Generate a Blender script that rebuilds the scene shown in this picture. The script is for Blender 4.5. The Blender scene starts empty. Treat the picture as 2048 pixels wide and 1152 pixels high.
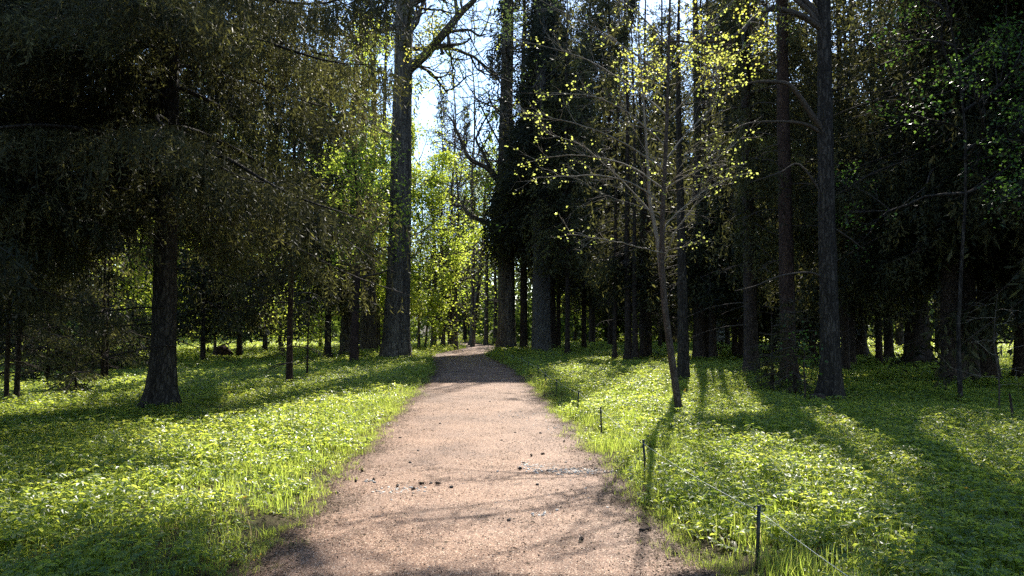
import bpy, math, random
import numpy as np
from mathutils import Vector

SC = bpy.context.scene
COL = SC.collection
R = math.radians

# ------------------------------------------------------------------ camera
CAM_H = 1.6
FPX = 1479.0                      # focal length in pixels of the 2048 px wide photograph
PITCH, YAW = 2.98, 2.67
cam_d = bpy.data.cameras.new('camera')
cam_d.sensor_width = 36.0
cam_d.lens = FPX / 2048 * 36.0
cam_d.clip_start = 0.05
cam_d.clip_end = 2000
cam = bpy.data.objects.new('camera', cam_d)
COL.objects.link(cam)
cam.location = (0, 0, CAM_H)
cam.rotation_euler = (R(90 + PITCH), 0, R(-YAW))
SC.camera = cam

# ------------------------------------------------------------------ sky, sun, exposure
SUN_AZ, SUN_EL = 16.7, 42.0       # degrees right of the path's direction, above the horizon
SX, SY = math.sin(R(SUN_AZ)), math.cos(R(SUN_AZ))
STAN = math.tan(R(SUN_EL))
SUNV = np.array([SX * math.cos(R(SUN_EL)), SY * math.cos(R(SUN_EL)), math.sin(R(SUN_EL))])
world = bpy.data.worlds.new('World')
SC.world = world
world.use_nodes = True
wn = world.node_tree
bg = wn.nodes['Background']
sky = wn.nodes.new('ShaderNodeTexSky')
sky.sky_type = 'NISHITA'
sky.sun_disc = False
sky.sun_elevation = R(SUN_EL)
sky.sun_rotation = R(SUN_AZ)
sky.dust_density = 0.2
sky.ozone_density = 2.0
wn.links.new(sky.outputs['Color'], bg.inputs['Color'])
bg.inputs['Strength'].default_value = 0.13
sun_d = bpy.data.lights.new('sun', 'SUN')
sun_d.energy = 5.0
sun_d.angle = R(0.53)
sun_d.color = (1.0, 0.94, 0.84)
sun = bpy.data.objects.new('sun', sun_d)
COL.objects.link(sun)
sun.location = (30, 100, 80)
sun.rotation_euler = Vector(SUNV).to_track_quat('Z', 'Y').to_euler()
SC.view_settings.view_transform = 'Standard'
SC.view_settings.look = 'None'
SC.view_settings.exposure = 1.42
SC.view_settings.gamma = 1.0
SC.cycles.use_denoising = False
SC.cycles.max_bounces = 7
SC.cycles.diffuse_bounces = 4
SC.cycles.glossy_bounces = 2
SC.cycles.transmission_bounces = 4
SC.cycles.sample_clamp_indirect = 2

# ------------------------------------------------------------------ picture <-> place
def _rot():
    cp, sp, cy, sy = math.cos(R(PITCH)), math.sin(R(PITCH)), math.cos(R(YAW)), math.sin(R(YAW))
    f = np.array([sy * cp, cy * cp, sp]); r = np.array([cy, -sy, 0.0]); u = np.cross(r, f)
    return r, u, f
CR, CU, CF = _rot()

def ray(px, py):
    return CF + CR * (px - 1024) / FPX + CU * (576 - py) / FPX

def gp(px, py):                   # the ground point seen at a pixel of the photograph
    d = ray(px, py); t = -CAM_H / d[2]
    return np.array([d[0] * t, d[1] * t])

def wp(px, py, Y):                # the point seen at a pixel, Y metres ahead
    d = ray(px, py); t = Y / d[1]
    return np.array([d[0] * t, Y, CAM_H + d[2] * t])

def proj(P):
    Q = P - np.array([0, 0, CAM_H])
    w = Q @ CF
    w = np.where(w < 0.1, 1e-3, w)
    return 1024 + FPX * (Q @ CR) / w, 576 - FPX * (Q @ CU) / w, Q @ CF

def inside(x, y, poly):
    n = len(poly); c = np.zeros(x.shape, bool)
    for i in range(n):
        x0, y0 = poly[i]; x1, y1 = poly[i - 1]
        if y0 == y1: continue
        t = ((y0 > y) != (y1 > y)) & (x < (x1 - x0) * (y - y0) / (y1 - y0) + x0)
        c ^= t
    return c

# where the sun reaches the ground: the forest roof has gaps there
SUNNY = [
    ([(850, 768), (1062, 768), (1262, 960), (1425, 1160), (500, 1160), (920, 1105), (880, 1062), (600, 1005), (640, 950), (420, 1000), (180, 935), (430, 862), (700, 805)], 0.0),
    ([(370, 792), (560, 772), (850, 716), (870, 732), (700, 776), (420, 832)], 0.08),
    ([(-200, 850), (60, 812), (280, 786), (300, 802), (200, 838), (-200, 890)], 0.1),
    ([(1085, 742), (1340, 738), (1490, 770), (1560, 862), (1330, 880), (1290, 905), (1180, 852)], 0.0),
    ([(1240, 925), (1560, 925), (1820, 1045), (1990, 1160), (1430, 1160)], 0.02),
    ([(1560, 835), (1750, 855), (1920, 990), (1750, 1010)], 0.12),
    ([(1850, 880), (2150, 850), (2150, 1060), (1920, 1060)], 0.25),
    ([(1690, 676), (2100, 676), (2100, 752), (1690, 716)], 0.1),
    ([(1000, 690), (1180, 690), (1180, 712), (1000, 712)], 0.3),
    ([(860, 692), (1000, 692), (1000, 711), (870, 714)], 0.12),
]
SUNLIT_BALLS = []                 # (centre, radius, share kept): crowns the sun reaches through gaps
SKY_GAP = [(818, -200), (990, -200), (985, 190), (960, 320), (900, 300), (830, 320)]

CULL = True
def sun_keep(P):
    s = P[:, 2] / STAN
    G = np.stack([P[:, 0] - SX * s, P[:, 1] - SY * s, np.zeros(len(P))], 1)
    px, py, w = proj(G)
    k = np.ones(len(P))
    if not CULL: return k
    ok = (w > 1.5) & (P[:, 2] > 0.5)
    for poly, p in SUNNY:
        m = ok & inside(px, py, poly)
        k[m] = np.minimum(k[m], p)
    qx, qy, qw = proj(P)
    seen = (qw > 0.5) & (qx > 0) & (qx < 2048) & (qy > 0) & (qy < 1152)
    k[seen] = np.maximum(k[seen], 0.08)
    for c, r, p in SUNLIT_BALLS:
        d = P - c; t = d @ SUNV
        q = np.linalg.norm(d - t[:, None] * SUNV, axis=1)
        m = (t > r) & (q < r)
        k[m] = np.minimum(k[m], p)
    return k

# ------------------------------------------------------------------ meshes
class MB:
    def __init__(s): s.V, s.F, s.T, s.n = [], [], [], 0
    def add(s, V, F, tint=0.5):
        V = np.asarray(V, np.float32).reshape(-1, 3); F = np.asarray(F, np.int64).reshape(-1, 4)
        s.V.append(V); s.F.append(F + s.n); s.n += len(V)
        s.T.append(np.full(len(F), tint, np.float32) if np.isscalar(tint) else np.asarray(tint, np.float32))
    def arrays(s):
        return np.concatenate(s.V), np.concatenate(s.F), np.concatenate(s.T)
    def mesh(s, name, mat, smooth=False, extra=None, mat2=None):
        k = sum(len(f) for f in s.F)
        if extra is not None:
            for V, F, T in zip(extra.V, extra.F, extra.T): s.V.append(V); s.F.append(F + s.n); s.T.append(T)
        V, F, T = s.arrays()
        me = bpy.data.meshes.new(name)
        me.vertices.add(len(V)); me.vertices.foreach_set('co', V.ravel())
        me.loops.add(F.size); me.loops.foreach_set('vertex_index', F.ravel().astype(np.int32))
        me.polygons.add(len(F)); me.polygons.foreach_set('loop_start', np.arange(0, F.size, 4, dtype=np.int32))
        if smooth: me.polygons.foreach_set('use_smooth', np.ones(len(F), bool))
        a = me.attributes.new('tint', 'FLOAT', 'FACE'); a.data.foreach_set('value', T)
        me.update(calc_edges=True)
        me.materials.append(mat)
        if mat2 is not None:
            me.materials.append(mat2)
            mi = np.zeros(len(F), np.int32); mi[k:] = 1
            me.polygons.foreach_set('material_index', mi)
        return me

def put(name, me, parent=None, loc=None, rz=0.0):
    o = bpy.data.objects.new(name, me); COL.objects.link(o)
    if parent is not None: o.parent = parent
    if loc is not None: o.location = loc
    o.rotation_euler.z = rz
    return o

def tag(o, label=None, cat=None, group=None, kind=None):
    if label: o['label'] = label
    if cat: o['category'] = cat
    if group: o['group'] = group
    if kind: o['kind'] = kind
    return o

def thing(name, label, cat, loc, group=None, rz=0.0):
    o = bpy.data.objects.new(name, None); COL.objects.link(o)
    o.empty_display_size = 0.3
    o.location = loc; o.rotation_euler.z = rz
    return tag(o, label, cat, group)

def unit(a):
    return a / np.maximum(np.linalg.norm(a, axis=-1, keepdims=True), 1e-9)

def tube(mb, P, r, sides=5, tint=0.5, cap=True):
    P = np.asarray(P, float); r = np.broadcast_to(np.asarray(r, float), (len(P),))
    T = unit(np.gradient(P, axis=0))
    ref = np.array([0.0, 0, 1]) if abs(T[len(P) // 2][2]) < 0.8 else np.array([1.0, 0, 0])
    A = unit(np.cross(T, ref)); B = np.cross(T, A)
    th = np.arange(sides) * 2 * math.pi / sides
    ring = P[:, None] + r[:, None, None] * (A[:, None] * np.cos(th)[None, :, None] + B[:, None] * np.sin(th)[None, :, None])
    n = len(P)
    i = np.arange(n - 1)[:, None] * sides; j = np.arange(sides)[None]; k = (j + 1) % sides
    F = np.stack([i + j, i + k, i + sides + k, i + sides + j], -1).reshape(-1, 4)
    mb.add(ring.reshape(-1, 3), F, tint)

def blades(mb, P, D, N, L, W, tint, wide=0.45):
    S = unit(np.cross(D, N))
    L = np.broadcast_to(L, (len(P),))[:, None]; W = np.broadcast_to(W, (len(P),))[:, None]
    V = np.stack([P, P + D * L * wide + S * W / 2, P + D * L, P + D * L * wide - S * W / 2], 1)
    F = np.arange(len(P) * 4).reshape(-1, 4)
    mb.add(V.reshape(-1, 3), F, tint)

def rdir(rng, n):
    v = rng.normal(size=(n, 3)); return unit(v)

def curve(P, n):                  # smooth resampling of a polyline
    P = np.asarray(P, float); t = np.linspace(0, len(P) - 1, n)
    i = np.clip(t.astype(int), 0, len(P) - 2); f = (t - i)[:, None]
    p0 = P[np.maximum(i - 1, 0)]; p1 = P[i]; p2 = P[i + 1]; p3 = P[np.minimum(i + 2, len(P) - 1)]
    return 0.5 * (2 * p1 + (p2 - p0) * f + (2 * p0 - 5 * p1 + 4 * p2 - p3) * f ** 2 + (3 * p1 - p0 - 3 * p2 + p3) * f ** 3)

# ------------------------------------------------------------------ materials
def mat(name):
    m = bpy.data.materials.new(name); m.use_nodes = True
    nt = m.node_tree; b = nt.nodes['Principled BSDF']
    return m, nt, b, nt.nodes['Material Output']

def ramp(nt, fac, stops):
    r = nt.nodes.new('ShaderNodeValToRGB'); e = r.color_ramp.elements
    while len(e) < len(stops): e.new(0.5)
    for el, (p, c) in zip(e, stops): el.position = p; el.color = (*c, 1)
    nt.links.new(fac, r.inputs['Fac']); return r.outputs['Color']

def noise(nt, scale, detail=3, vec=None, rough=0.55):
    n = nt.nodes.new('ShaderNodeTexNoise'); n.inputs['Scale'].default_value = scale
    n.inputs['Detail'].default_value = detail; n.inputs['Roughness'].default_value = rough
    if vec is not None: nt.links.new(vec, n.inputs['Vector'])
    return n.outputs['Fac']

def math_node(nt, op, a, b):
    n = nt.nodes.new('ShaderNodeMath'); n.operation = op
    for s, v in zip(n.inputs, (a, b)):
        if isinstance(v, (int, float)): s.default_value = v
        else: nt.links.new(v, s)
    return n.outputs[0]

def leaf_mat(name, stops, trans, share, rough=0.5, spec=0.3, jitter=0.25):
    m, nt, b, out = mat(name)
    a = nt.nodes.new('ShaderNodeAttribute'); a.attribute_name = 'tint'
    oi = nt.nodes.new('ShaderNodeObjectInfo')
    f = math_node(nt, 'ADD', a.outputs['Fac'], math_node(nt, 'MULTIPLY', math_node(nt, 'SUBTRACT', oi.outputs['Random'], 0.5), jitter))
    c = ramp(nt, f, stops)
    nt.links.new(c, b.inputs['Base Color'])
    b.inputs['Roughness'].default_value = rough
    b.inputs['Specular IOR Level'].default_value = spec
    t = nt.nodes.new('ShaderNodeBsdfTranslucent')
    nt.links.new(ramp(nt, f, trans), t.inputs['Color'])
    mx = nt.nodes.new('ShaderNodeMixShader'); mx.inputs[0].default_value = share
    nt.links.new(b.outputs[0], mx.inputs[1]); nt.links.new(t.outputs[0], mx.inputs[2])
    nt.links.new(mx.outputs[0], out.inputs['Surface'])
    return m

def bark_mat(name, c1, c2, c3, scale=6.0, stretch=0.12, bump=0.6, green=0.0):
    m, nt, b, out = mat(name)
    tc = nt.nodes.new('ShaderNodeTexCoord'); mp = nt.nodes.new('ShaderNodeMapping')
    mp.inputs['Scale'].default_value = (1, 1, stretch)
    nt.links.new(tc.outputs['Object'], mp.inputs['Vector'])
    n1 = noise(nt, scale, 5, mp.outputs[0], 0.65)
    v = nt.nodes.new('ShaderNodeTexVoronoi'); v.feature = 'DISTANCE_TO_EDGE'; v.inputs['Scale'].default_value = scale * 2.2
    dn = nt.nodes.new('ShaderNodeVectorMath'); dn.operation = 'ADD'
    nn = nt.nodes.new('ShaderNodeTexNoise'); nn.inputs['Scale'].default_value = 7
    nt.links.new(tc.outputs['Object'], nn.inputs['Vector'])
    sc = nt.nodes.new('ShaderNodeVectorMath'); sc.operation = 'SCALE'; sc.inputs['Scale'].default_value = 0.12
    nt.links.new(nn.outputs['Color'], sc.inputs[0])
    nt.links.new(mp.outputs[0], dn.inputs[0]); nt.links.new(sc.outputs[0], dn.inputs[1])
    nt.links.new(dn.outputs[0], v.inputs['Vector'])
    cr = math_node(nt, 'MINIMUM', math_node(nt, 'MULTIPLY', v.outputs['Distance'], 4.0), 1.0)
    f = math_node(nt, 'ADD', math_node(nt, 'MULTIPLY', n1, 0.7), math_node(nt, 'MULTIPLY', cr, 0.3))
    c = ramp(nt, f, [(0.28, c1), (0.5, c2), (0.75, c3)])
    nt.links.new(c, b.inputs['Base Color'])
    b.inputs['Roughness'].default_value = 0.9; b.inputs['Specular IOR Level'].default_value = 0.2
    bp = nt.nodes.new('ShaderNodeBump'); bp.inputs['Strength'].default_value = bump; bp.inputs['Distance'].default_value = 0.05
    nt.links.new(f, bp.inputs['Height']); nt.links.new(bp.outputs[0], b.inputs['Normal'])
    return m

def plain_mat(name, col, rough=0.7, spec=0.3, var=0.3, scale=30):
    m, nt, b, out = mat(name)
    tc = nt.nodes.new('ShaderNodeTexCoord')
    n = noise(nt, scale, 4, tc.outputs['Object'])
    lo = tuple(x * (1 - var) for x in col); hi = tuple(min(1, x * (1 + var)) for x in col)
    nt.links.new(ramp(nt, n, [(0.3, lo), (0.7, hi)]), b.inputs['Base Color'])
    b.inputs['Roughness'].default_value = rough; b.inputs['Specular IOR Level'].default_value = spec
    bp = nt.nodes.new('ShaderNodeBump'); bp.inputs['Strength'].default_value = 0.3; bp.inputs['Distance'].default_value = 0.01
    nt.links.new(n, bp.inputs['Height']); nt.links.new(bp.outputs[0], b.inputs['Normal'])
    return m

M = {}
M['spruce'] = leaf_mat('spruce_needles',
    [(0.0, (0.020, 0.026, 0.015)), (0.45, (0.052, 0.054, 0.025)), (0.75, (0.095, 0.090, 0.042)), (1.0, (0.15, 0.15, 0.06))],
    [(0.0, (0.022, 0.024, 0.012)), (0.45, (0.080, 0.080, 0.028)), (0.75, (0.19, 0.185, 0.05)), (1.0, (0.36, 0.37, 0.09))], 0.32, 0.6, 0.18)
M['leaf'] = leaf_mat('young_leaves',
    [(0.0, (0.055, 0.11, 0.018)), (0.5, (0.10, 0.175, 0.024)), (1.0, (0.17, 0.23, 0.03))],
    [(0.0, (0.35, 0.49, 0.05)), (0.5, (0.58, 0.70, 0.08)), (1.0, (0.82, 0.85, 0.13))], 0.6, 0.45, 0.4)
M['bud'] = leaf_mat('pale_bud_leaves',
    [(0.0, (0.10, 0.14, 0.04)), (0.5, (0.16, 0.20, 0.06)), (1.0, (0.22, 0.24, 0.08))],
    [(0.0, (0.46, 0.58, 0.10)), (0.5, (0.66, 0.74, 0.15)), (1.0, (0.84, 0.85, 0.22))], 0.58, 0.45, 0.4)
M['gold'] = leaf_mat('golden_young_leaves',
    [(0.0, (0.12, 0.17, 0.03)), (0.6, (0.19, 0.20, 0.045)), (1.0, (0.26, 0.19, 0.06))],
    [(0.0, (0.60, 0.70, 0.10)), (0.6, (0.84, 0.80, 0.13)), (1.0, (0.86, 0.64, 0.18))], 0.62, 0.45, 0.4)
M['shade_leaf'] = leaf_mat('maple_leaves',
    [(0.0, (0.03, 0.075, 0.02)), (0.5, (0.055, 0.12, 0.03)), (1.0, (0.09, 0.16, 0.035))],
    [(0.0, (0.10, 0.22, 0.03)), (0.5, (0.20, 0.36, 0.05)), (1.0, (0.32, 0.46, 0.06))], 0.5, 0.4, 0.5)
M['far'] = leaf_mat('far_foliage',
    [(0.0, (0.015, 0.03, 0.012)), (0.5, (0.035, 0.06, 0.018)), (1.0, (0.09, 0.14, 0.03))],
    [(0.0, (0.03, 0.05, 0.015)), (0.5, (0.09, 0.14, 0.03)), (1.0, (0.30, 0.40, 0.05))], 0.4, 0.6, 0.2)
M['herb'] = leaf_mat('herb_leaves',
    [(0.0, (0.040, 0.085, 0.022)), (0.5, (0.075, 0.130, 0.032)), (1.0, (0.13, 0.185, 0.045))],
    [(0.0, (0.31, 0.45, 0.05)), (0.5, (0.58, 0.70, 0.08)), (1.0, (0.84, 0.87, 0.13))], 0.50, 0.42, 0.5, 0.5)
M['grass'] = leaf_mat('grass_blades',
    [(0.0, (0.05, 0.095, 0.020)), (0.5, (0.09, 0.15, 0.032)), (0.9, (0.15, 0.19, 0.05)), (1.0, (0.25, 0.22, 0.10))],
    [(0.0, (0.38, 0.52, 0.06)), (0.5, (0.57, 0.70, 0.10)), (0.9, (0.74, 0.80, 0.15)), (1.0, (0.6, 0.5, 0.25))], 0.50, 0.45, 0.4, 0.4)
M['petal'] = leaf_mat('yellow_petals', [(0, (0.75, 0.52, 0.03)), (1, (0.80, 0.36, 0.03))], [(0, (0.8, 0.6, 0.03)), (1, (0.8, 0.4, 0.03))], 0.3, 0.5, 0.2)
M['litter'] = leaf_mat('dry_litter', [(0, (0.03, 0.02, 0.012)), (0.5, (0.09, 0.055, 0.03)), (1, (0.20, 0.14, 0.08))], [(0, (0.03, 0.02, 0.01)), (1, (0.15, 0.10, 0.05))], 0.15, 0.8, 0.2)
M['bark'] = bark_mat('spruce_bark', (0.016, 0.012, 0.010), (0.045, 0.033, 0.027), (0.10, 0.078, 0.064), 9, 0.35, 0.7)
M['dark_bark'] = bark_mat('dark_bark', (0.012, 0.010, 0.009), (0.034, 0.029, 0.025), (0.080, 0.070, 0.061), 7, 0.18, 0.9)
M['young_bark'] = bark_mat('young_bark', (0.03, 0.022, 0.017), (0.075, 0.055, 0.043), (0.14, 0.11, 0.09), 14, 0.4, 0.5)
M['red_bark'] = bark_mat('reddish_bark', (0.020, 0.013, 0.011), (0.050, 0.031, 0.025), (0.10, 0.066, 0.053), 9, 0.35, 0.6)
M['oak_bark'] = bark_mat('oak_bark', (0.025, 0.020, 0.016), (0.10, 0.085, 0.068), (0.20, 0.175, 0.14), 5, 0.10, 1.0)
M['grey_bark'] = bark_mat('grey_bark', (0.045, 0.04, 0.036), (0.10, 0.092, 0.085), (0.19, 0.18, 0.165), 8, 0.3, 0.6)
M['twig'] = bark_mat('twig_bark', (0.03, 0.024, 0.02), (0.07, 0.055, 0.045), (0.13, 0.11, 0.09), 20, 0.3, 0.3)
M['pale_twig'] = bark_mat('pale_twig_bark', (0.12, 0.10, 0.08), (0.24, 0.205, 0.16), (0.36, 0.32, 0.26), 20, 0.3, 0.3)
M['post'] = plain_mat('black_green_metal', (0.012, 0.018, 0.015), 0.45, 0.5, 0.4, 60)
M['cord'] = plain_mat('white_cord', (0.75, 0.75, 0.70), 0.7, 0.3, 0.1, 200)
M['cone'] = plain_mat('dark_cone', (0.045, 0.03, 0.022), 0.8, 0.3, 0.5, 90)
M['stone'] = plain_mat('dark_stone', (0.06, 0.052, 0.05), 0.8, 0.3, 0.5, 60)
M['grey_stone'] = plain_mat('grey_stone', (0.22, 0.23, 0.24), 0.9, 0.2, 0.3, 4)

# ground and path
m, nt, b, out = mat('forest_soil')
tc = nt.nodes.new('ShaderNodeTexCoord')
n1 = noise(nt, 1.4, 4, tc.outputs['Object']); n2 = noise(nt, 28, 5, tc.outputs['Object'], 0.7)
f = math_node(nt, 'ADD', math_node(nt, 'MULTIPLY', n1, 0.45), math_node(nt, 'MULTIPLY', n2, 0.55))
nt.links.new(ramp(nt, f, [(0.3, (0.022, 0.017, 0.010)), (0.5, (0.055, 0.043, 0.024)), (0.62, (0.075, 0.072, 0.030)), (0.78, (0.13, 0.09, 0.06))]), b.inputs['Base Color'])
b.inputs['Roughness'].default_value = 0.95; b.inputs['Specular IOR Level'].default_value = 0.1
bp = nt.nodes.new('ShaderNodeBump'); bp.inputs['Strength'].default_value = 0.8; bp.inputs['Distance'].default_value = 0.04
nt.links.new(n2, bp.inputs['Height']); nt.links.new(bp.outputs[0], b.inputs['Normal'])
M['soil'] = m

m, nt, b, out = mat('red_gravel')
tc = nt.nodes.new('ShaderNodeTexCoord')
v = nt.nodes.new('ShaderNodeTexVoronoi'); v.inputs['Scale'].default_value = 135
nt.links.new(tc.outputs['Object'], v.inputs['Vector'])
sep = nt.nodes.new('ShaderNodeSeparateColor'); nt.links.new(v.outputs['Color'], sep.inputs[0])
big = noise(nt, 0.9, 4, tc.outputs['Object'], 0.6); mid = noise(nt, 14, 4, tc.outputs['Object'], 0.7)
grain = ramp(nt, sep.outputs[0], [(0.0, (0.070, 0.036, 0.022)), (0.25, (0.155, 0.084, 0.052)), (0.6, (0.225, 0.128, 0.080)), (0.85, (0.32, 0.195, 0.125)), (1.0, (0.60, 0.47, 0.35))])
patch = ramp(nt, math_node(nt, 'ADD', math_node(nt, 'MULTIPLY', big, 0.6), math_node(nt, 'MULTIPLY', mid, 0.4)), [(0.32, (0.60, 0.58, 0.60)), (0.46, (1.12, 1.10, 1.10)), (0.56, (1.30, 1.28, 1.25)), (0.68, (1.45, 1.42, 1.38))])
mx = nt.nodes.new('ShaderNodeMix'); mx.data_type = 'RGBA'; mx.blend_type = 'MULTIPLY'; mx.inputs['Factor'].default_value = 1.0
nt.links.new(grain, mx.inputs['A']); nt.links.new(patch, mx.inputs['B'])
sx = nt.nodes.new('ShaderNodeSeparateXYZ'); nt.links.new(tc.outputs['Object'], sx.inputs[0])
damp = noise(nt, 0.33, 3, tc.outputs['Object'], 0.6)
edge = math_node(nt, 'MULTIPLY', math_node(nt, 'POWER', math_node(nt, 'MULTIPLY', math_node(nt, 'ABSOLUTE', sx.outputs[0], 0.0), 0.62), 4.0), 0.16)
wear = ramp(nt, math_node(nt, 'SUBTRACT', damp, edge), [(0.26, (0.60, 0.62, 0.64)), (0.44, (0.88, 0.885, 0.89)), (0.62, (0.96, 0.96, 0.95))])
mx2 = nt.nodes.new('ShaderNodeMix'); mx2.data_type = 'RGBA'; mx2.blend_type = 'MULTIPLY'; mx2.inputs['Factor'].default_value = 1.0
nt.links.new(mx.outputs['Result'], mx2.inputs['A']); nt.links.new(wear, mx2.inputs['B'])
nt.links.new(mx2.outputs['Result'], b.inputs['Base Color'])
b.inputs['Roughness'].default_value = 0.75; b.inputs['Specular IOR Level'].default_value = 0.25
bp = nt.nodes.new('ShaderNodeBump'); bp.inputs['Strength'].default_value = 1.0; bp.inputs['Distance'].default_value = 0.008
bp2 = nt.nodes.new('ShaderNodeBump'); bp2.inputs['Strength'].default_value = 0.5; bp2.inputs['Distance'].default_value = 0.03
nt.links.new(sep.outputs[1], bp.inputs['Height']); nt.links.new(mid, bp2.inputs['Height'])
nt.links.new(bp2.outputs[0], bp.inputs['Normal']); nt.links.new(bp.outputs[0], b.inputs['Normal'])
M['gravel'] = m

m, nt, b, out = mat('gravel_stones')
oi = nt.nodes.new('ShaderNodeObjectInfo')
nt.links.new(ramp(nt, oi.outputs['Random'], [(0.0, (0.10, 0.058, 0.040)), (0.4, (0.24, 0.135, 0.088)), (0.75, (0.34, 0.21, 0.145)), (1.0, (0.62, 0.52, 0.42))]), b.inputs['Base Color'])
b.inputs['Roughness'].default_value = 0.7
M['chips'] = m
m, nt, b, out = mat('pale_chippings')
oi = nt.nodes.new('ShaderNodeObjectInfo')
nt.links.new(ramp(nt, oi.outputs['Random'], [(0.0, (0.12, 0.11, 0.10)), (0.3, (0.34, 0.31, 0.27)), (1.0, (0.72, 0.68, 0.61))]), b.inputs['Base Color'])
b.inputs['Roughness'].default_value = 0.7
M['pale_chips'] = m

# ------------------------------------------------------------------ ground and path
PC = np.array([(-20, 0.0), (0, 0.0), (22, 0.0), (28, -0.1), (33, -0.45), (38, -0.9), (43, -0.95), (48, -0.4), (53, 0.45), (58, 0.5), (63, -0.4), (70, -1.9), (80, -4.2), (95, -7.5), (130, -14.0)])
def path_x(y): return np.interp(y, PC[:, 0], PC[:, 1])
def path_w(y): return 1.49 + 0.05 * np.sin(y * 1.7) + 0.035 * np.sin(y * 4.3 + 1) + 0.025 * np.sin(y * 11.0) + 0.018 * np.sin(y * 23.0 + 2) + 0.012 * np.sin(y * 47.0)
def off_path(x, y): return np.abs(x - path_x(y)) - path_w(y)
def gh(x, y):
    x = np.asarray(x, float); y = np.asarray(y, float)
    e = np.clip(off_path(x, y) / 0.7, 0, 1); e = e * e * (3 - 2 * e)
    far = np.clip((np.abs(x) - 3) / 6, 0, 1)
    h = 0.05 + far * (0.05 * np.sin(x * 0.55 + 1) * np.cos(y * 0.4) + 0.03 * np.sin(x * 1.3 + y * 0.9))
    d = np.hypot(x, y)
    return e * h - 0.012 * (1 - e) + np.clip(d - 90, 0, None) ** 1.2 * 0.004

def grid(xs, ys, zf):
    X, Y = np.meshgrid(xs, ys); Z = zf(X, Y)
    V = np.stack([X, Y, Z], -1).reshape(-1, 3)
    nx, ny = len(xs), len(ys)
    i = np.arange(ny - 1)[:, None] * nx; j = np.arange(nx - 1)[None]
    F = np.stack([i + j, i + j + 1, i + nx + j + 1, i + nx + j], -1).reshape(-1, 4)
    return V, F
xs = np.concatenate([np.linspace(-900, -60, 16)[:-1], np.linspace(-60, -6, 55)[:-1], np.linspace(-6, 6, 121)[:-1], np.linspace(6, 60, 55)[:-1], np.linspace(60, 900, 16)])
ys = np.concatenate([np.linspace(-200, -20, 10)[:-1], np.linspace(-20, 80, 301)[:-1], np.linspace(80, 140, 41)[:-1], np.linspace(140, 1400, 30)])
mb = MB(); mb.add(*grid(xs, ys, gh))
tag(put('ground', mb.mesh('ground', M['soil'], True)), 'forest floor of dark soil and moss under the green plants', kind='structure')

ys = np.concatenate([np.arange(-15, 60, 0.08), np.arange(60, 125, 0.5)])
us = np.linspace(-1, 1, 25)
Y, U = np.meshgrid(ys, us, indexing='ij')
X = path_x(Y) + U * (path_w(Y) + 0.10)
Z = 0.004 + 0.022 * (1 - U ** 2) + 0.004 * np.sin(X * 6 + Y * 3) * np.sin(Y * 5)
Z = Z - 0.03 * np.clip((np.abs(U) - 0.93) / 0.07, 0, 1)
V = np.stack([X, Y, Z], -1).reshape(-1, 3); nx = len(us)
i = np.arange(len(ys) - 1)[:, None] * nx; j = np.arange(nx - 1)[None]
mb = MB(); mb.add(V, np.stack([i + j, i + j + 1, i + nx + j + 1, i + nx + j], -1).reshape(-1, 4))
tag(put('path', mb.mesh('path', M['gravel'], True)), 'wide reddish gravel footpath running straight ahead and bending away among the trees', kind='structure')

# ------------------------------------------------------------------ ground cover (uncountable: stuff)
def scatter(name, P, rot, scl, meshes, label, seed):
    c = bpy.data.collections.new(name + '_sprigs')
    for me in meshes: c.objects.link(bpy.data.objects.new(me.name, me))
    me = bpy.data.meshes.new(name)
    me.vertices.add(len(P)); me.vertices.foreach_set('co', np.asarray(P, np.float32).ravel())
    a = me.attributes.new('rot', 'FLOAT_VECTOR', 'POINT'); a.data.foreach_set('vector', np.asarray(rot, np.float32).ravel())
    a = me.attributes.new('scl', 'FLOAT', 'POINT'); a.data.foreach_set('value', np.asarray(scl, np.float32))
    a = me.attributes.new('pick', 'INT', 'POINT'); a.data.foreach_set('value', np.random.default_rng(seed).integers(0, len(meshes), len(P)).astype(np.int32))
    g = bpy.data.node_groups.new(name, 'GeometryNodeTree')
    g.interface.new_socket('Geometry', in_out='INPUT', socket_type='NodeSocketGeometry')
    g.interface.new_socket('Geometry', in_out='OUTPUT', socket_type='NodeSocketGeometry')
    N = g.nodes.new; L = g.links.new
    gi, go = N('NodeGroupInput'), N('NodeGroupOutput')
    iop = N('GeometryNodeInstanceOnPoints'); ci = N('GeometryNodeCollectionInfo')
    ci.inputs['Collection'].default_value = c; ci.inputs['Separate Children'].default_value = True; ci.inputs['Reset Children'].default_value = True
    def at(nm, ty):
        n = N('GeometryNodeInputNamedAttribute'); n.data_type = ty; n.inputs['Name'].default_value = nm
        return n.outputs['Attribute']
    e = N('FunctionNodeEulerToRotation'); L(at('rot', 'FLOAT_VECTOR'), e.inputs[0])
    L(gi.outputs[0], iop.inputs['Points']); L(ci.outputs[0], iop.inputs['Instance'])
    iop.inputs['Pick Instance'].default_value = True
    L(at('pick', 'INT'), iop.inputs['Instance Index']); L(e.outputs[0], iop.inputs['Rotation']); L(at('scl', 'FLOAT'), iop.inputs['Scale'])
    L(iop.outputs[0], go.inputs[0])
    o = put(name, me)
    md = o.modifiers.new('scatter', 'NODES'); md.node_group = g
    return tag(o, label, kind='stuff')

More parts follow.
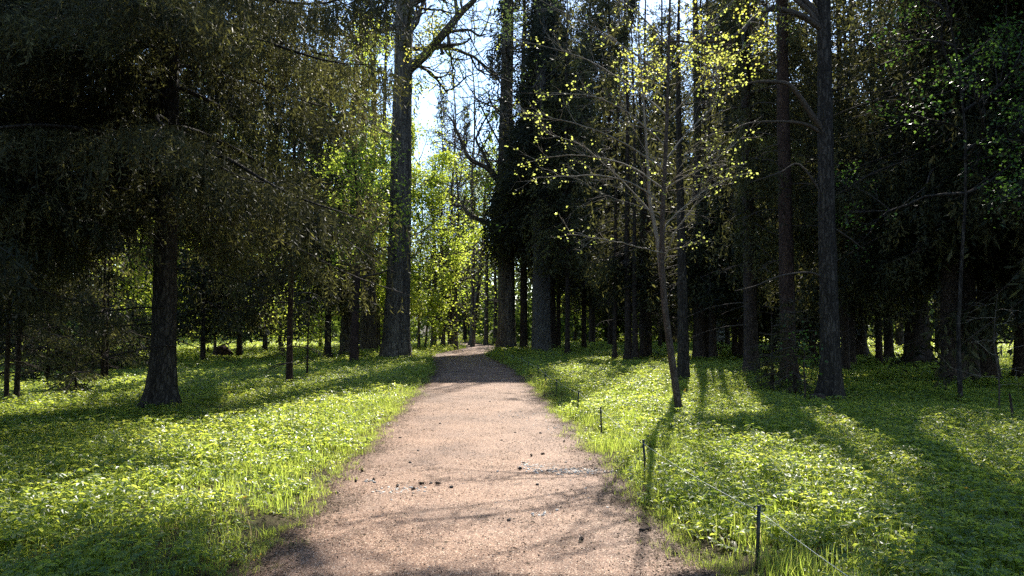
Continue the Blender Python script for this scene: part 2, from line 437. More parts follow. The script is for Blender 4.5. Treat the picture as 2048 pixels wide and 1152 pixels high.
def herb_mesh(rng, n, h, leaf, spread):           # ground elder: stalks carrying flat three- to five-part leaves
    mb = MB()
    for _ in range(n):
        a = rng.uniform(0, 6.28); rr = spread * math.sqrt(rng.uniform()); hh = h * rng.uniform(0.45, 1.1)
        base = np.array([rr * math.cos(a), rr * math.sin(a), 0]); lean = np.array([math.cos(a), math.sin(a), 0]) * rng.uniform(0, 0.08) + rng.normal(size=3) * 0.015
        top = base + lean + np.array([0, 0, hh])
        blades(mb, base[None], unit((top - base)[None]), rdir(rng, 1), np.linalg.norm(top - base), 0.006, 0.35, 0.5)
        k = rng.integers(3, 6); tl = rng.uniform(0.15, 1.0); sz = leaf * rng.uniform(0.6, 1.15); a0 = rng.uniform(0, 6.28)
        tilt = rng.normal(size=3) * 0.25
        ang = a0 + (np.arange(k) - (k - 1) / 2) * rng.uniform(0.7, 1.2)
        D = unit(np.stack([np.cos(ang), np.sin(ang), rng.uniform(-0.5, 0.15, k)], 1) + tilt * 0.6)
        Nn = unit(np.array([0, 0, 1.0]) + tilt + rng.normal(size=(k, 3)) * 0.2)
        S = unit(np.cross(D, Nn)); L = sz * rng.uniform(0.75, 1.1, k)[:, None]; W = L * 0.62
        O = top + D * 0.01
        fold = Nn * W * 0.12
        for sg in (1, -1):                          # a leaflet is two halves folded along its midrib
            Vv = np.stack([O, O + D * L * 0.3 + S * W * 0.5 * sg + fold, O + D * L * 0.68 + S * W * 0.38 * sg + fold - Nn * L * 0.04, O + D * L - Nn * L * 0.14], 1)
            mb.add(Vv.reshape(-1, 3), np.arange(k * 4).reshape(-1, 4), np.clip(tl + rng.normal(size=k) * 0.12, 0, 1))
    return mb

def grass_mesh(rng, n, h, w, spread):
    mb = MB()
    for _ in range(n):
        a = rng.uniform(0, 6.28); rr = spread * math.sqrt(rng.uniform()); hh = h * rng.uniform(0.45, 1.15); b2 = rng.uniform(0, 6.28)
        d = np.array([math.cos(b2), math.sin(b2), 0]); s = np.array([-d[1], d[0], 0]); bend = hh * rng.uniform(0.05, 0.75)
        p = np.array([rr * math.cos(a), rr * math.sin(a), 0])
        t = np.array([0, 0.4, 0.75, 1.0])
        C = p + d * bend * (t ** 2)[:, None] + np.array([0, 0, 1]) * (hh * (t - 0.22 * t ** 3 * bend / hh))[:, None]
        ww = w * rng.uniform(0.6, 1.2) * np.array([0.8, 1.0, 0.7, 0.06]) / 2
        V = np.stack([C - s * ww[:, None], C + s * ww[:, None]], 1).reshape(-1, 3)
        F = np.array([[0, 1, 3, 2], [2, 3, 5, 4], [4, 5, 7, 6]])
        mb.add(V, F, float(np.clip(rng.normal(0.5, 0.22), 0, 1)))
    return mb

def rosette_mesh(rng, n, L0, up):                  # dandelion and dock: long broad leaves from one root
    mb = MB()
    for q in range(n):
        a = q * 6.28 / n + rng.uniform(-0.4, 0.4); L = L0 * rng.uniform(0.6, 1.1); w = L * rng.uniform(0.16, 0.26)
        d = np.array([math.cos(a), math.sin(a), 0]); s = np.array([-d[1], d[0], 0]); u = up * rng.uniform(0.6, 1.3)
        t = np.linspace(0, 1, 6)
        C = d * (L * 0.75 * t)[:, None] + np.array([0, 0, 1]) * (L * (u * t - 0.75 * u * t ** 2.2))[:, None]
        ww = w * np.array([0.15, 0.5, 0.85, 1.0, 0.75, 0.05]) / 2 * (1 + rng.normal(size=6) * 0.12)
        mid = C - np.array([0, 0, 1]) * (ww * 0.35)[:, None]
        tl = float(rng.uniform(0.3, 1.0))
        for sg in (1, -1):
            V = np.stack([mid, C + s * (ww * sg)[:, None]], 1).reshape(-1, 3)
            i = np.arange(5)[:, None] * 2
            mb.add(V, np.concatenate([i, i + 1, i + 3, i + 2], 1), tl)
    return mb

def flower_mesh(rng):
    mb = MB()
    for _ in range(rng.integers(1, 4)):
        p = np.array([*rng.uniform(-0.06, 0.06, 2), 0]); hh = rng.uniform(0.14, 0.26)
        top = p + np.array([*rng.normal(size=2) * 0.02, hh])
        ang = np.arange(9) * 0.7 + rng.uniform(0, 1)
        D = unit(np.stack([np.cos(ang), np.sin(ang), rng.uniform(0.1, 0.6, 9)], 1))
        blades(mb, np.repeat(top[None], 9, 0), D, np.repeat([[0, 0, 1.0]], 9, 0), 0.019, 0.012, rng.uniform(0, 0.6), 0.6)
    return mb

rng = np.random.default_rng(11)
elder = [herb_mesh(rng, 19, 0.15, 0.046, 0.20).mesh('elder_sprig', M['herb']) for _ in range(5)]
carpet = [herb_mesh(rng, 30, 0.06, 0.030, 0.20).mesh('low_sprig', M['herb']) for _ in range(4)]
tuft = [grass_mesh(rng, 52, 0.165, 0.0052, 0.16).mesh('grass_tuft', M['grass']) for _ in range(4)]
rose = [rosette_mesh(rng, rng.integers(6, 10), 0.16, 0.8).mesh('leaf_rosette', M['grass']) for _ in range(4)]
edge_m = [grass_mesh(rng, 14, 0.12, 0.0045, 0.09).mesh('edge_blades', M['grass']) for _ in range(4)]
flow = [flower_mesh(rng).mesh('flower_head', M['petal']) for _ in range(3)]

def vnoise(x, y, s, seed):
    r = np.random.default_rng(seed); o = np.zeros(np.shape(x))
    for k in range(6):
        a = r.uniform(0, 6.28); f = s * r.uniform(0.6, 1.7); o = o + np.sin((x * math.cos(a) + y * math.sin(a)) * f + r.uniform(0, 6.28))
    return o / 6

def area(rng, y0, y1, dens, margin=1.0):
    hw = 0.80
    xl, xr = -hw * y1 - 2, hw * y1 + 2
    n = int((xr - xl) * (y1 - y0) * dens)
    x = rng.uniform(xl, xr, n); y = rng.uniform(y0, y1, n)
    m = (np.abs(x - 0.0466 * y) < 0.72 * y + 1.5) & (off_path(x, y) > -0.02)
    return x[m], y[m]

def cover(bands, seed, fn):
    rng = np.random.default_rng(seed); Ps, Rs, Ss = [], [], []
    for y0, y1, dens, sc in bands:
        x, y = area(rng, y0, y1, dens)
        k = rng.uniform(size=len(x)) < fn(x, y); x, y = x[k], y[k]
        s = sc * rng.uniform(0.7, 1.25, len(x))
        e = np.clip(off_path(x, y) / 0.25, 0.5, 1); s = s * e
        z = gh(x, y) - 0.01
        Ps.append(np.stack([x, y, z], 1)); Ss.append(s)
        Rs.append(np.stack([rng.normal(size=len(x)) * 0.12, rng.normal(size=len(x)) * 0.12, rng.uniform(0, 6.28, len(x))], 1))
    return np.concatenate(Ps), np.concatenate(Rs), np.concatenate(Ss)

verge = lambda x, y: np.exp(-np.clip(off_path(x, y), 0, None) / 0.7)
bare = lambda x, y: np.exp(-((x - 4.6) ** 2 / 0.5 + (y - 5.6) ** 2 / 0.7))     # a bare brown patch on the right
scatter('ground_elder', *cover([(2.2, 9, 38, 1.0), (9, 16, 26, 1.1), (16, 34, 11, 1.35), (34, 62, 3.6, 2.0), (62, 100, 1.2, 3.0)], 1,
        lambda x, y: np.clip(0.78 - verge(x, y) * 0.9 + 0.75 * vnoise(x, y, 1.5, 5), 0.05, 1) * (1 - 0.85 * bare(x, y))), elder,
        'leafy green ground elder covering the forest floor', 1)
scatter('low_herbs', *cover([(2.2, 9, 36, 1.0), (9, 16, 24, 1.1), (16, 34, 9, 1.4), (34, 60, 3, 2.2)], 2,
        lambda x, y: np.clip(0.62 + 0.75 * vnoise(x, y, 2.2, 31), 0.15, 1) * (1 - 0.6 * bare(x, y)) * np.clip(off_path(x, y) / 0.25, 0.3, 1)), carpet, 'low small leaved herbs between the taller plants', 2)
scatter('grass', *cover([(2.2, 9, 34, 1.0), (9, 16, 26, 1.05), (16, 34, 12, 1.25), (34, 62, 4, 1.8), (62, 100, 1.0, 2.6)], 3,
        lambda x, y: np.clip(0.22 + 0.9 * verge(x, y) + 0.3 * vnoise(x, y, 0.9, 9), 0, 1) * (1 - 0.5 * bare(x, y))), tuft,
        'bright green grass along the edges of the gravel path', 3)
scatter('dandelion_leaves', *cover([(2.2, 9, 7, 1.0), (9, 20, 4, 1.1), (20, 40, 1.2, 1.4)], 4,
        lambda x, y: np.clip(0.35 + 0.4 * vnoise(x, y, 0.8, 13) + 0.3 * verge(x, y), 0, 1)), rose,
        'upright broad dandelion and dock leaves in the grass', 4)
scatter('wildflowers', *cover([(2.6, 12, 1.0, 1.0), (12, 30, 0.35, 1.2)], 5,
        lambda x, y: np.clip(0.25 + 0.8 * vnoise(x, y, 0.9, 21), 0, 1)), flow, 'tiny yellow wildflowers in the green ground cover', 5)

# ------------------------------------------------------------------ trees
def trunk(mb, P, rad, sides=22, flare=0.6, fh=0.35, lobes=5, seed=0, rough=0.03, foot=0.3):
    """tapering trunk along P (first point at the ground) with a flared, buttressed foot"""
    rng = np.random.default_rng(seed)
    P = np.asarray(P, float); L = np.concatenate([[0], np.cumsum(np.linalg.norm(np.diff(P, axis=0), axis=1))])
    H = L[-1]
    n = int(min(120, 14 + H * 3.2)); s = H * np.linspace(0, 1, n) ** 1.25
    C = np.stack([np.interp(s, L, P[:, k]) for k in range(3)], 1); r = np.interp(s, L, np.broadcast_to(rad, (len(P),)))
    C[0, 2] -= foot
    th = np.arange(sides) * 2 * math.pi / sides
    ph = rng.uniform(0, 6.28, 4); w = rng.uniform(0.4, 1, 3)
    lob = np.maximum(0, w[0] * np.cos(lobes * th + ph[0]) + w[1] * np.cos(3 * th + ph[1]) + w[2] * np.cos(2 * th + ph[2]))
    fl = flare * np.exp(-s / fh)
    rr = r[:, None] * (1 + fl[:, None] * (0.55 + 0.6 * lob[None])) * (1 + rough * rng.normal(size=(n, sides)) + 0.05 * np.sin(2 * th + ph[3])[None])
    V = np.stack([C[:, None, 0] + rr * np.cos(th), C[:, None, 1] + rr * np.sin(th), np.broadcast_to(C[:, None, 2], rr.shape)], -1)
    i = np.arange(n - 1)[:, None] * sides; j = np.arange(sides)[None]; k = (j + 1) % sides
    mb.add(V.reshape(-1, 3), np.stack([i + j, i + k, i + sides + k, i + sides + j], -1).reshape(-1, 4))

def spruce_crown(rng, O, H, h0, Lmax, blade=(0.10, 0.022), lat=0.16, tw=0.14, hang=0.45, bstep=0.07, whorl=0.42, nper=5,
                 full=1.0, coarse_above=None, pw=0.75, stems=False, cull=True, dead=0, side=None, tintmean=0.42, sky_cull=False, tipl=0.18, xmax=None, tvar=(0.20, 0.14), zmin=None):
    """branches (wood) and needles of a drooping spruce whose foot is at O (world); both meshes are local to O"""
    wood, fol = MB(), MB()
    O = np.asarray(O, float)
    h = h0
    for q in range(dead):                          # bare snags under the crown
        hh = rng.uniform(h0 * 0.3, h0 * 1.05); a = rng.uniform(0, 6.28); L = rng.uniform(0.5, 1.0) * Lmax * 0.55
        s = np.linspace(0, 1, 7)
        d = np.array([math.cos(a), math.sin(a), 0]); sd = np.array([-d[1], d[0], 0])
        P = d * (L * s)[:, None] + sd * (0.12 * L * np.sin(s * 4 + q))[:, None] + np.array([0, 0, 1]) * (hh + L * (0.05 * s - 0.3 * s ** 2))[:, None]
        tube(wood, P, np.linspace(0.018, 0.004, 7), 4)
        for t in rng.uniform(0.3, 1, 7):
            p = d * L * t + np.array([0, 0, hh + L * (0.05 * t - 0.3 * t * t)])
            e = p + (d * 0.5 + sd * rng.choice([-1, 1]) + np.array([0, 0, rng.uniform(-0.7, 0.1)])) * rng.uniform(0.15, 0.4)
            tube(wood, np.stack([p, (p + e) / 2 - [0, 0, 0.02], e]), np.array([0.006, 0.004, 0.002]), 3)
    while h < H - 0.4:
        cz = coarse_above is not None and h > coarse_above
        k = 2.0 if cz else 1.0
        frac = (h - h0) / (H - h0)
        for q in range(nper):
            a = rng.uniform(0, 6.28)
            L = Lmax * max(0.06, (1 - frac)) ** pw * rng.uniform(0.65, 1.12)
            if side is not None: L *= side(a, h)
            if frac < 0.06: L *= rng.uniform(0.5, 1.0)
            if xmax is not None:                   # the crown stops short of the open path
                c_ = math.cos(a) + 0.09 * math.sin(a)
                if c_ > 0.05: L = min(L, rng.uniform(0.85, 1.04) * (-xmax - 0.09 * O[1] - O[0]) / c_)
            if L < 0.25: continue
            up = -0.10 + 0.55 * frac + rng.normal() * 0.10
            if zmin is not None:                   # boughs are lifted clear of the ground
                zf = zmin + (0.9 if math.sin(a) < 0.3 else 0.0)
                up = max(up, (zf - h) / L + 0.26)
            s = np.linspace(0, 1, 13)
            d = np.array([math.cos(a), math.sin(a), 0]); sd = np.array([-d[1], d[0], 0])
            wob = 0.09 * L * rng.normal(); w1, w2 = rng.uniform(0, 6.28, 2); wa = 0.018 * L
            zz = lambda s: h + L * (up * s - 0.50 * s ** 2 * (1 - 0.4 * frac) + 0.24 * s ** 3)
            pos = lambda s: d * (L * s)[:, None] + sd * (wob * s ** 2 + wa * np.sin(7 * s + w1))[:, None] + np.array([0, 0, 1.0]) * (zz(s) + wa * np.sin(9 * s + w2) * s)[:, None]
            n = max(3, int(L * 0.9 / (lat * k)))
            sj = 0.10 + 0.90 * (np.arange(n) + rng.uniform(0, 1, n)) / n
            sj = np.repeat(sj, 2); sg = np.tile([1.0, -1.0], n)
            m = rng.uniform(size=2 * n) < full * rng.uniform(0.55, 1.15); sj, sg = sj[m], sg[m]
            if len(sj) == 0: continue
            ll = np.clip((tipl + 0.34 * L * (1 - sj) ** 0.8) * rng.uniform(0.45, 1.15, len(sj)), 0.12, 1.3)
            ang = rng.uniform(0.6, 1.15, len(sj))
            ld = d * np.cos(ang)[:, None] + sd * (np.sin(ang) * sg)[:, None] + np.array([0, 0, 1.0]) * rng.uniform(-0.55, 0.05, len(sj))[:, None]
            lp = pos(sj)
            cnt = np.maximum(2, (ll / (tw * k)).astype(int) + 1)
            idx = np.repeat(np.arange(len(sj)), cnt)
            t = (np.concatenate([np.arange(c) for c in cnt]) + rng.uniform(0, 1, len(idx))) / cnt[idx]
            TB = lp[idx] + ld[idx] * (ll[idx] * t)[:, None] - np.array([0, 0, 1.0]) * (0.30 * ll[idx] * t ** 2)[:, None]
            hl = hang * rng.uniform(0.15, 1.0, len(idx)) * (0.4 + 0.6 * (1 - frac))
            if zmin is not None: hl = np.clip(np.minimum(hl, TB[:, 2] - zmin + (0.0 if math.sin(a) > 0.3 else -0.6)), 0.06, None)
            if cull:
                kp = sun_keep(TB + O)
                mm = rng.uniform(size=len(idx)) < kp
                if sky_cull:
                    px, py, w = proj(TB + O); mm &= ~(inside(px, py, SKY_GAP) & (rng.uniform(size=len(px)) < 0.9))
                few = mm.mean() < 0.30
                TB, hl = TB[mm], hl[mm]
                if len(TB) == 0: continue
            else: few = False
            if not few: tube(wood, pos(s), np.linspace(0.008 + 0.008 * L, 0.003, 13), 4)
            sway = np.stack([rng.normal(size=len(TB)) * 0.10, rng.normal(size=len(TB)) * 0.10, -np.ones(len(TB))], 1)
            tl = np.clip(tintmean + rng.normal(size=len(TB)) * tvar[0] + tvar[1] * rng.normal(), 0, 1)
            if stems and not cz:
                blades(fol, TB, unit(sway), rdir(rng, len(TB)), hl, 0.012, tl * 0.4)
            cb = np.maximum(2, (hl / (bstep * k)).astype(int) + 1)
            ib = np.repeat(np.arange(len(TB)), cb)
            tb = (np.concatenate([np.arange(c) for c in cb]) + rng.uniform(0, 1, len(ib))) / cb[ib]
            BP = TB[ib] + sway[ib] * (hl[ib] * tb)[:, None]
            BD = unit(sway[ib] * 0.65 + rdir(rng, len(ib)) * 0.75 + d * 0.15)
            kk = 1.6 if cz else 1.0
            blades(fol, BP, BD, rdir(rng, len(ib)), blade[0] * kk * rng.uniform(0.6, 1.25, len(ib)), blade[1] * kk,
                   np.clip(tl[ib] + rng.normal(size=len(ib)) * 0.09, 0, 1), 0.5)
        h += whorl * rng.uniform(0.7, 1.3) * (1.5 if cz else 1)
    return wood, fol

def base_at(px, py):
    g = gp(px, py); return np.array([g[0], g[1], float(gh(g[0], g[1]))])

def make_spruce(label, loc, w_r, H, h0, Lmax, seed, name='spruce_tree', bark='bark', flare=0.6, lean=(0, 0), lod=1, group=None, cat='spruce tree', wob=0.15, **kw):
    rng = np.random.default_rng(seed)
    t = thing(name, label, cat, loc, group)
    n = 9; zz = np.linspace(0, H, n)
    C = np.stack([lean[0] * zz + wob * np.sin(zz * 0.4 + seed) * (zz / H), lean[1] * zz + wob * np.cos(zz * 0.3 + seed) * (zz / H), zz], 1)
    C[0, :2] = 0
    mb = MB(); trunk(mb, C, w_r * np.clip(1 - 0.93 * (zz / H), 0.04, 1), seed=seed, flare=flare)
    put('trunk', mb.mesh('trunk', M[bark], True), t)
    LOD = {0: dict(blade=(0.115, 0.025), lat=0.12, tw=0.10, bstep=0.058, stems=True, tvar=(0.12, 0.22)),
           1: dict(blade=(0.17, 0.042), lat=0.19, tw=0.15, bstep=0.10, tvar=(0.14, 0.18)),
           2: dict(blade=(0.30, 0.080), lat=0.30, tw=0.25, bstep=0.17),
           3: dict(blade=(0.42, 0.10), lat=0.55, tw=0.48, bstep=0.30)}[lod]
    LOD.update(kw)
    wood, fol = spruce_crown(rng, loc, H, h0, Lmax, **LOD)
    put('crown', fol.mesh('crown', M['spruce'], False, wood, M['dark_bark'] if lod == 0 else M['twig']), t)
    return t

def leaves_at(mb, rng, P, n, spread, size, tint, flat=0.5, sdt=0.2, cull=None):
    if len(P) == 0: return
    i = np.repeat(np.arange(len(P)), n)
    Q = P[i] + rng.normal(size=(len(i), 3)) * spread * np.array([1, 1, 0.7])
    if cull is not None:
        kp = cull(Q); Q = Q[kp]
        if len(Q) == 0: return
    D = rdir(rng, len(Q)); D[:, 2] = D[:, 2] * 0.5 - 0.25; D = unit(D)
    N = unit(rdir(rng, len(Q)) * (1 - flat) + np.array([0, 0, 1.0]) * flat)
    L = size * rng.uniform(0.55, 1.2, len(Q))
    blades(mb, Q, D, N, L, L * 0.72, np.clip(tint + rng.normal(size=len(Q)) * sdt, 0, 1), 0.5)

def grow(wood, rng, p, d, L, r, level, tips, kids, ang, up=0.1, sides=4, wig=0.16):
    """one branch with its side branches; ends of the last level are tips"""
    n = 6; P = [p]; dd = d
    for i in range(n):
        dd = unit(dd + rng.normal(size=3) * wig + np.array([0, 0, up * 0.3])); P.append(P[-1] + dd * L / n)
    P = np.array(P)
    tube(wood, P, np.linspace(r, r * 0.35, n + 1), sides if level else 3)
    tips.append((P[-1], level))
    if level == 0:
        tips.append((P[3], 0)); return
    for k in range(kids):
        f = rng.uniform(0.25, 1.0); i = min(n - 1, int(f * n)); q = P[i] + (P[i + 1] - P[i]) * (f * n - i)
        ax = unit(P[i + 1] - P[i]); v = rdir(rng, 1)[0]; v = unit(v - ax * (v @ ax))
        grow(wood, rng, q, unit(ax * math.cos(ang) + v * math.sin(ang) + [0, 0, up]), L * rng.uniform(0.38, 0.62), r * 0.5, level - 1, tips, kids, ang, up, 3, wig)

def make_broadleaf(label, loc, r, H, h0, spread, seed, leaf=0.13, n=9, nl=16, lf='leaf', tint=0.5, name='broadleaf_tree', bark='grey_bark', kids=5, cat='tree', lean=(0, 0), cull=True, group=None, clump=0.35, wob=0.25, sky=False, twig='twig'):
    rng = np.random.default_rng(seed)
    t = thing(name, label, cat, loc, group)
    zz = np.linspace(0, H, 9); C = np.stack([lean[0] * zz + wob * np.sin(zz * 0.5 + seed) * zz / H, lean[1] * zz + wob * np.cos(zz * 0.4 + seed) * zz / H, zz], 1)
    mb = MB(); trunk(mb, C, r * np.clip(1 - 0.9 * zz / H, 0.08, 1), seed=seed, flare=0.35, sides=14)
    put('trunk', mb.mesh('trunk', M[bark], True), t)
    wood, fol = MB(), MB(); tips = []
    for k in range(nl):
        f = (k + rng.uniform(0, 1)) / nl; hh = h0 + (H - h0) * f * 0.95
        a = k * 2.4 + rng.normal() * 0.3
        e = 0.25 + 0.6 * f
        L = spread * (1 - 0.65 * f ** 1.5) * rng.uniform(0.7, 1.1)
        p = np.array([np.interp(hh, zz, C[:, 0]), np.interp(hh, zz, C[:, 1]), hh])
        grow(wood, rng, p, np.array([math.cos(a) * math.cos(e), math.sin(a) * math.cos(e), math.sin(e)]), L, 0.012 + 0.012 * L, 2, tips, kids, 0.8)
    T = np.array([q for q, l in tips if l < 2])
    def keep(Q):
        m = np.ones(len(Q), bool)
        if cull: m &= rng.uniform(size=len(Q)) < sun_keep(Q + np.asarray(loc))
        if sky:
            px, py, w = proj(Q + np.asarray(loc)); m &= ~(inside(px, py, SKY_GAP) & (rng.uniform(size=len(px)) < 0.9))
        return m
    leaves_at(fol, rng, T, n, clump, leaf, tint, cull=keep)
    put('crown', fol.mesh('crown', M[lf], False, wood, M[twig]), t)
    return t

def rad(px_w, loc):               # trunk radius from its width in the photograph
    return px_w / 2 * np.hypot(loc[0], loc[1]) / FPX

# crowns that stand in sunshine
for (px, py, Y, r, k) in [(740, 600, 44.5, 3.4, 0.04), (860, 330, 46.5, 3.6, 0.03), (850, 450, 46.5, 3.8, 0.03), (850, 560, 46.5, 3.6, 0.05), (940, 520, 66, 4.5, 0.2), (1170, 560, 58, 4.0, 0.3),
                          (430, 640, 36, 3.5, 0.12), (560, 640, 46, 3.5, 0.1), (640, 630, 46, 3.5, 0.08), (345, 660, 34, 2.6, 0.12), (140, 715, 18.5, 2.2, 0.25), (1400, 110, 14.2, 1.5, 0.06), (1180, 250, 12.3, 1.6, 0.1), (1320, 250, 12.3, 2.5, 0.08),
                          (1800, 300, 22, 1.8, 0.2), (1700, 480, 25, 1.8, 0.2), (1600, 420, 26, 2.0, 0.2), (1750, 120, 24, 2.0, 0.2), (1880, 420, 14, 1.3, 0.2), (2000, 440, 12, 1.2, 0.1), (1950, 230, 13, 1.4, 0.15),
                          (1480, 420, 30, 2.2, 0.2), (1560, 600, 24, 1.5, 0.25), (300, 400, 12.5, 1.0, 0.2), (560, 330, 13.4, 1.5, 0.25), (450, 460, 12.8, 1.2, 0.25), (690, 330, 13.4, 1.0, 0.3), (200, 250, 11.5, 1.0, 0.3),
                          (1730, 250, 27, 1.7, 0.15), (1770, 420, 28, 1.6, 0.15), (1690, 330, 24, 1.4, 0.2), (1540, 480, 29, 1.8, 0.15), (1600, 560, 27, 1.6, 0.2), (1450, 500, 33, 2.0, 0.15), (1390, 420, 34, 2.0, 0.15), (1840, 150, 26, 1.8, 0.2), (1620, 250, 30, 1.8, 0.2), (1860, 560, 26, 1.4, 0.2), (1250, 480, 36, 2.0, 0.2), (1200, 330, 50, 2.6, 0.25), (1700, 60, 28, 1.8, 0.2), (520, 480, 13.0, 0.9, 0.2), (420, 250, 13.2, 1.0, 0.25), (620, 180, 13.4, 1.0, 0.25), (760, 200, 13.4, 0.9, 0.3), (640, 520, 13.2, 1.0, 0.2), (960, 620, 60, 3.5, 0.2)]:
    SUNLIT_BALLS.append((wp(px, py, Y), r, k))

# --- left side
loc = base_at(325, 826)
make_spruce('big old spruce on the left with a black flared trunk and sweeping drooping branches', loc, rad(46, loc), 25, 3.8, 6.3, 3, flare=0.95,
            lod=0, whorl=0.36, nper=6, hang=0.60, coarse_above=10.5, dead=8, full=1.15, zmin=1.9, bark='dark_bark', tintmean=0.46, tipl=0.38, xmax=-0.05,
            side=lambda a, h: 1.0 + 0.12 * max(0.0, math.cos(a - 0.1)) * min(1, max(0, (h - 4.2) / 2)))
loc = np.array([-10.6, 10.8, 0.05])
make_spruce('spruce at the left edge of the photo reaching long bare limbs in from outside', loc, 0.32, 24, 3.0, 6.0, 4, lod=0, whorl=0.42, nper=5, hang=0.55, bark='dark_bark',
            coarse_above=9, tintmean=0.45)
for i, (px, py, w, lab) in enumerate([(12, 824, 8, 'thin dark spruce stem at the far left edge of the lawn, left of a pair'),
                                      (32, 820, 9, 'thin dark spruce stem at the far left, right of a pair and slightly thicker')]):
    loc = base_at(px, py)
    make_spruce(lab, loc, rad(w, loc), 7.5, 1.35, 0.85, 30 + i, name='young_spruce', lod=1, flare=0.15, hang=0.35, whorl=0.3, dead=5, full=0.9, tintmean=0.2, blade=(0.11, 0.026))
for i, (px, py, H, Lm, lab) in enumerate([
        (150, 802, 0.95, 0.95, 'low umbrella shaped spruce seedling on the lawn left of the big black trunk'),
        (95, 775, 3.3, 1.9, 'bushy pale green young spruce behind the two thin stems at far left'),
        (185, 752, 3.6, 1.9, 'bushy young spruce standing behind the umbrella shaped seedling'),
        (262, 745, 3.0, 1.7, 'dim young spruce just left of the big black trunk')]):
    loc = base_at(px, py)
    make_spruce(lab, loc, 0.025 + 0.01 * H, H, 0.28, Lm, 40 + i, name='young_spruce', lod=1, flare=0.1, hang=0.16, whorl=0.2 if H > 1 else 0.12, nper=6, blade=(0.13, 0.03), lat=0.13, tw=0.10, bstep=0.05, tintmean=0.72, pw=0.9, cull=False, wob=0.03)
for i, (px, py, w, H, h0, Lm, br, lab) in enumerate([
        (205, 771, 7, 9, 1.4, 1.4, 'bark', 'left one of two close slim trunks beyond the young spruces'),
        (213, 770, 5, 8, 1.6, 1.1, 'bark', 'right one of two close slim trunks beyond the young spruces'),
        (578, 781, 12, 11, 1.5, 1.9, 'red_bark', 'slender spruce with a reddish brown stem midway between big spruce and oak'),
        (614, 764, 4, 6, 1.6, 1.0, 'bark', 'very thin straight spruce pole right of the reddish stem'),
        (655, 723, 12, 20, 3.2, 3.2, 'bark', 'dark spruce with a small flared foot in the left background'),
        (478, 723, 10, 19, 2.5, 3.0, 'bark', 'dark spruce rising beside a round brown burl at left'),
        (405, 732, 9, 17, 2.2, 2.8, 'bark', 'spruce in the left background close behind the big black trunk'),
        (530, 712, 9, 22, 3.0, 3.2, 'bark', 'spruce in the left background behind the reddish stem'),
        (60, 722, 18, 24, 2.2, 4.0, 'bark', 'tall spruce at far left behind the bushy young spruces'),
        (-60, 745, 20, 23, 2.0, 4.2, 'bark', 'tall spruce at the left border, mostly outside the photo'),
        (300, 710, 16, 25, 2.5, 4.2, 'bark', 'tall spruce directly behind the big black trunk'),
        (720, 700, 16, 27, 4.5, 3.8, 'bark', 'tall dark spruce with hanging curtains left of the big oak')]):
    loc = base_at(px, py)
    make_spruce(lab, loc, rad(w, loc), H, h0, Lm, 60 + i, name='young_spruce' if H < 12 else 'spruce_tree', bark=br, lod=1 if loc[1] < 24 else 2, hang=0.5 if H < 12 else 0.9, whorl=0.34 if H < 12 else 0.38, nper=5 if H < 12 else 7, tintmean=0.38, flare=0.3 if H < 12 else 0.6, dead=4, wob=0.06)
loc = base_at(708, 733)
make_broadleaf('short pale brown trunk standing in front of darker trunks left of the oak', loc, rad(18, loc), 9, 3.3, 2.6, 81, leaf=0.13, n=7, nl=12, bark='red_bark')
loc = base_at(697, 719)
make_broadleaf('thick dark trunk half hidden behind the short pale brown trunk', loc, rad(36, loc), 16, 5, 4.5, 82, leaf=0.16, n=5, nl=12, bark='oak_bark')
loc = base_at(736, 714)
make_broadleaf('thick dark trunk close to the left of the big oak', loc, rad(34, loc), 17, 5, 4.5, 83, leaf=0.16, n=5, nl=12, bark='oak_bark')

# brown burl at the foot of a trunk
g = base_at(470, 722)
mb = MB(); rr = np.random.default_rng(2)
t_, p_ = np.meshgrid(np.linspace(0.05, math.pi - 0.05, 9), np.arange(14) * 2 * math.pi / 14, indexing='ij')
q = 0.42 * (1 + 0.12 * np.sin(3 * p_ + 1) * np.sin(t_) + 0.06 * rr.normal(size=t_.shape))
V = np.stack([q * np.sin(t_) * np.cos(p_), q * np.sin(t_) * np.sin(p_) * 0.8, 0.36 + 0.85 * q * np.cos(t_)], -1).reshape(-1, 3)
i_, j_ = np.meshgrid(np.arange(8) * 14, np.arange(14), indexing='ij'); k_ = (j_ + 1) % 14
mb.add(V, np.stack([i_ + j_, i_ + 14 + j_, i_ + 14 + k_, i_ + k_], -1).reshape(-1, 4))
tag(put('root_burl', mb.mesh('root_burl', M['red_bark'], True), None, (g[0] - 0.35, g[1] - 0.8, g[2])), 'round brown burl of an old stump on the grass in the left background', 'tree stump')

# --- the big oak left of the path
loc = base_at(790, 722); Yo = loc[1]
oak = thing('oak_tree', 'huge oak with ridged bark left of the path where it bends', 'oak tree', loc)
L3 = lambda pts, Y, dy=None: np.array([wp(px, py, Y + (0 if dy is None else dy[i])) for i, (px, py) in enumerate(pts)]) - loc
C = np.concatenate([[[0, 0, 0]], L3([(793, 660), (797, 560), (801, 420), (803, 260), (807, 120), (809, 0), (812, -120), (806, -260)], Yo)])
C[1:, 2] = np.maximum(C[1:, 2], 0.3)
mb = MB(); trunk(mb, C, np.array([54, 50, 45, 41, 38, 34, 30, 24, 12]) / 2 * Yo / FPX, seed=5, sides=40, flare=0.45, fh=0.6, rough=0.02)
put('trunk', mb.mesh('trunk', M['oak_bark'], True), oak)
wood = MB()
def limb(pts, Y, r0, r1, sides=7, dy=None):
    P = curve(L3(pts, Y, dy), 4 * len(pts)); tube(wood, P, np.linspace(r0, r1, len(P)), sides); return P
limb([(806, 150), (822, 135), (855, 105), (895, 58), (925, 22), (948, 0), (990, -60)], Yo, 0.27, 0.10, 8, [0, -.2, -.5, -.8, -1, -1.2, -1.5])
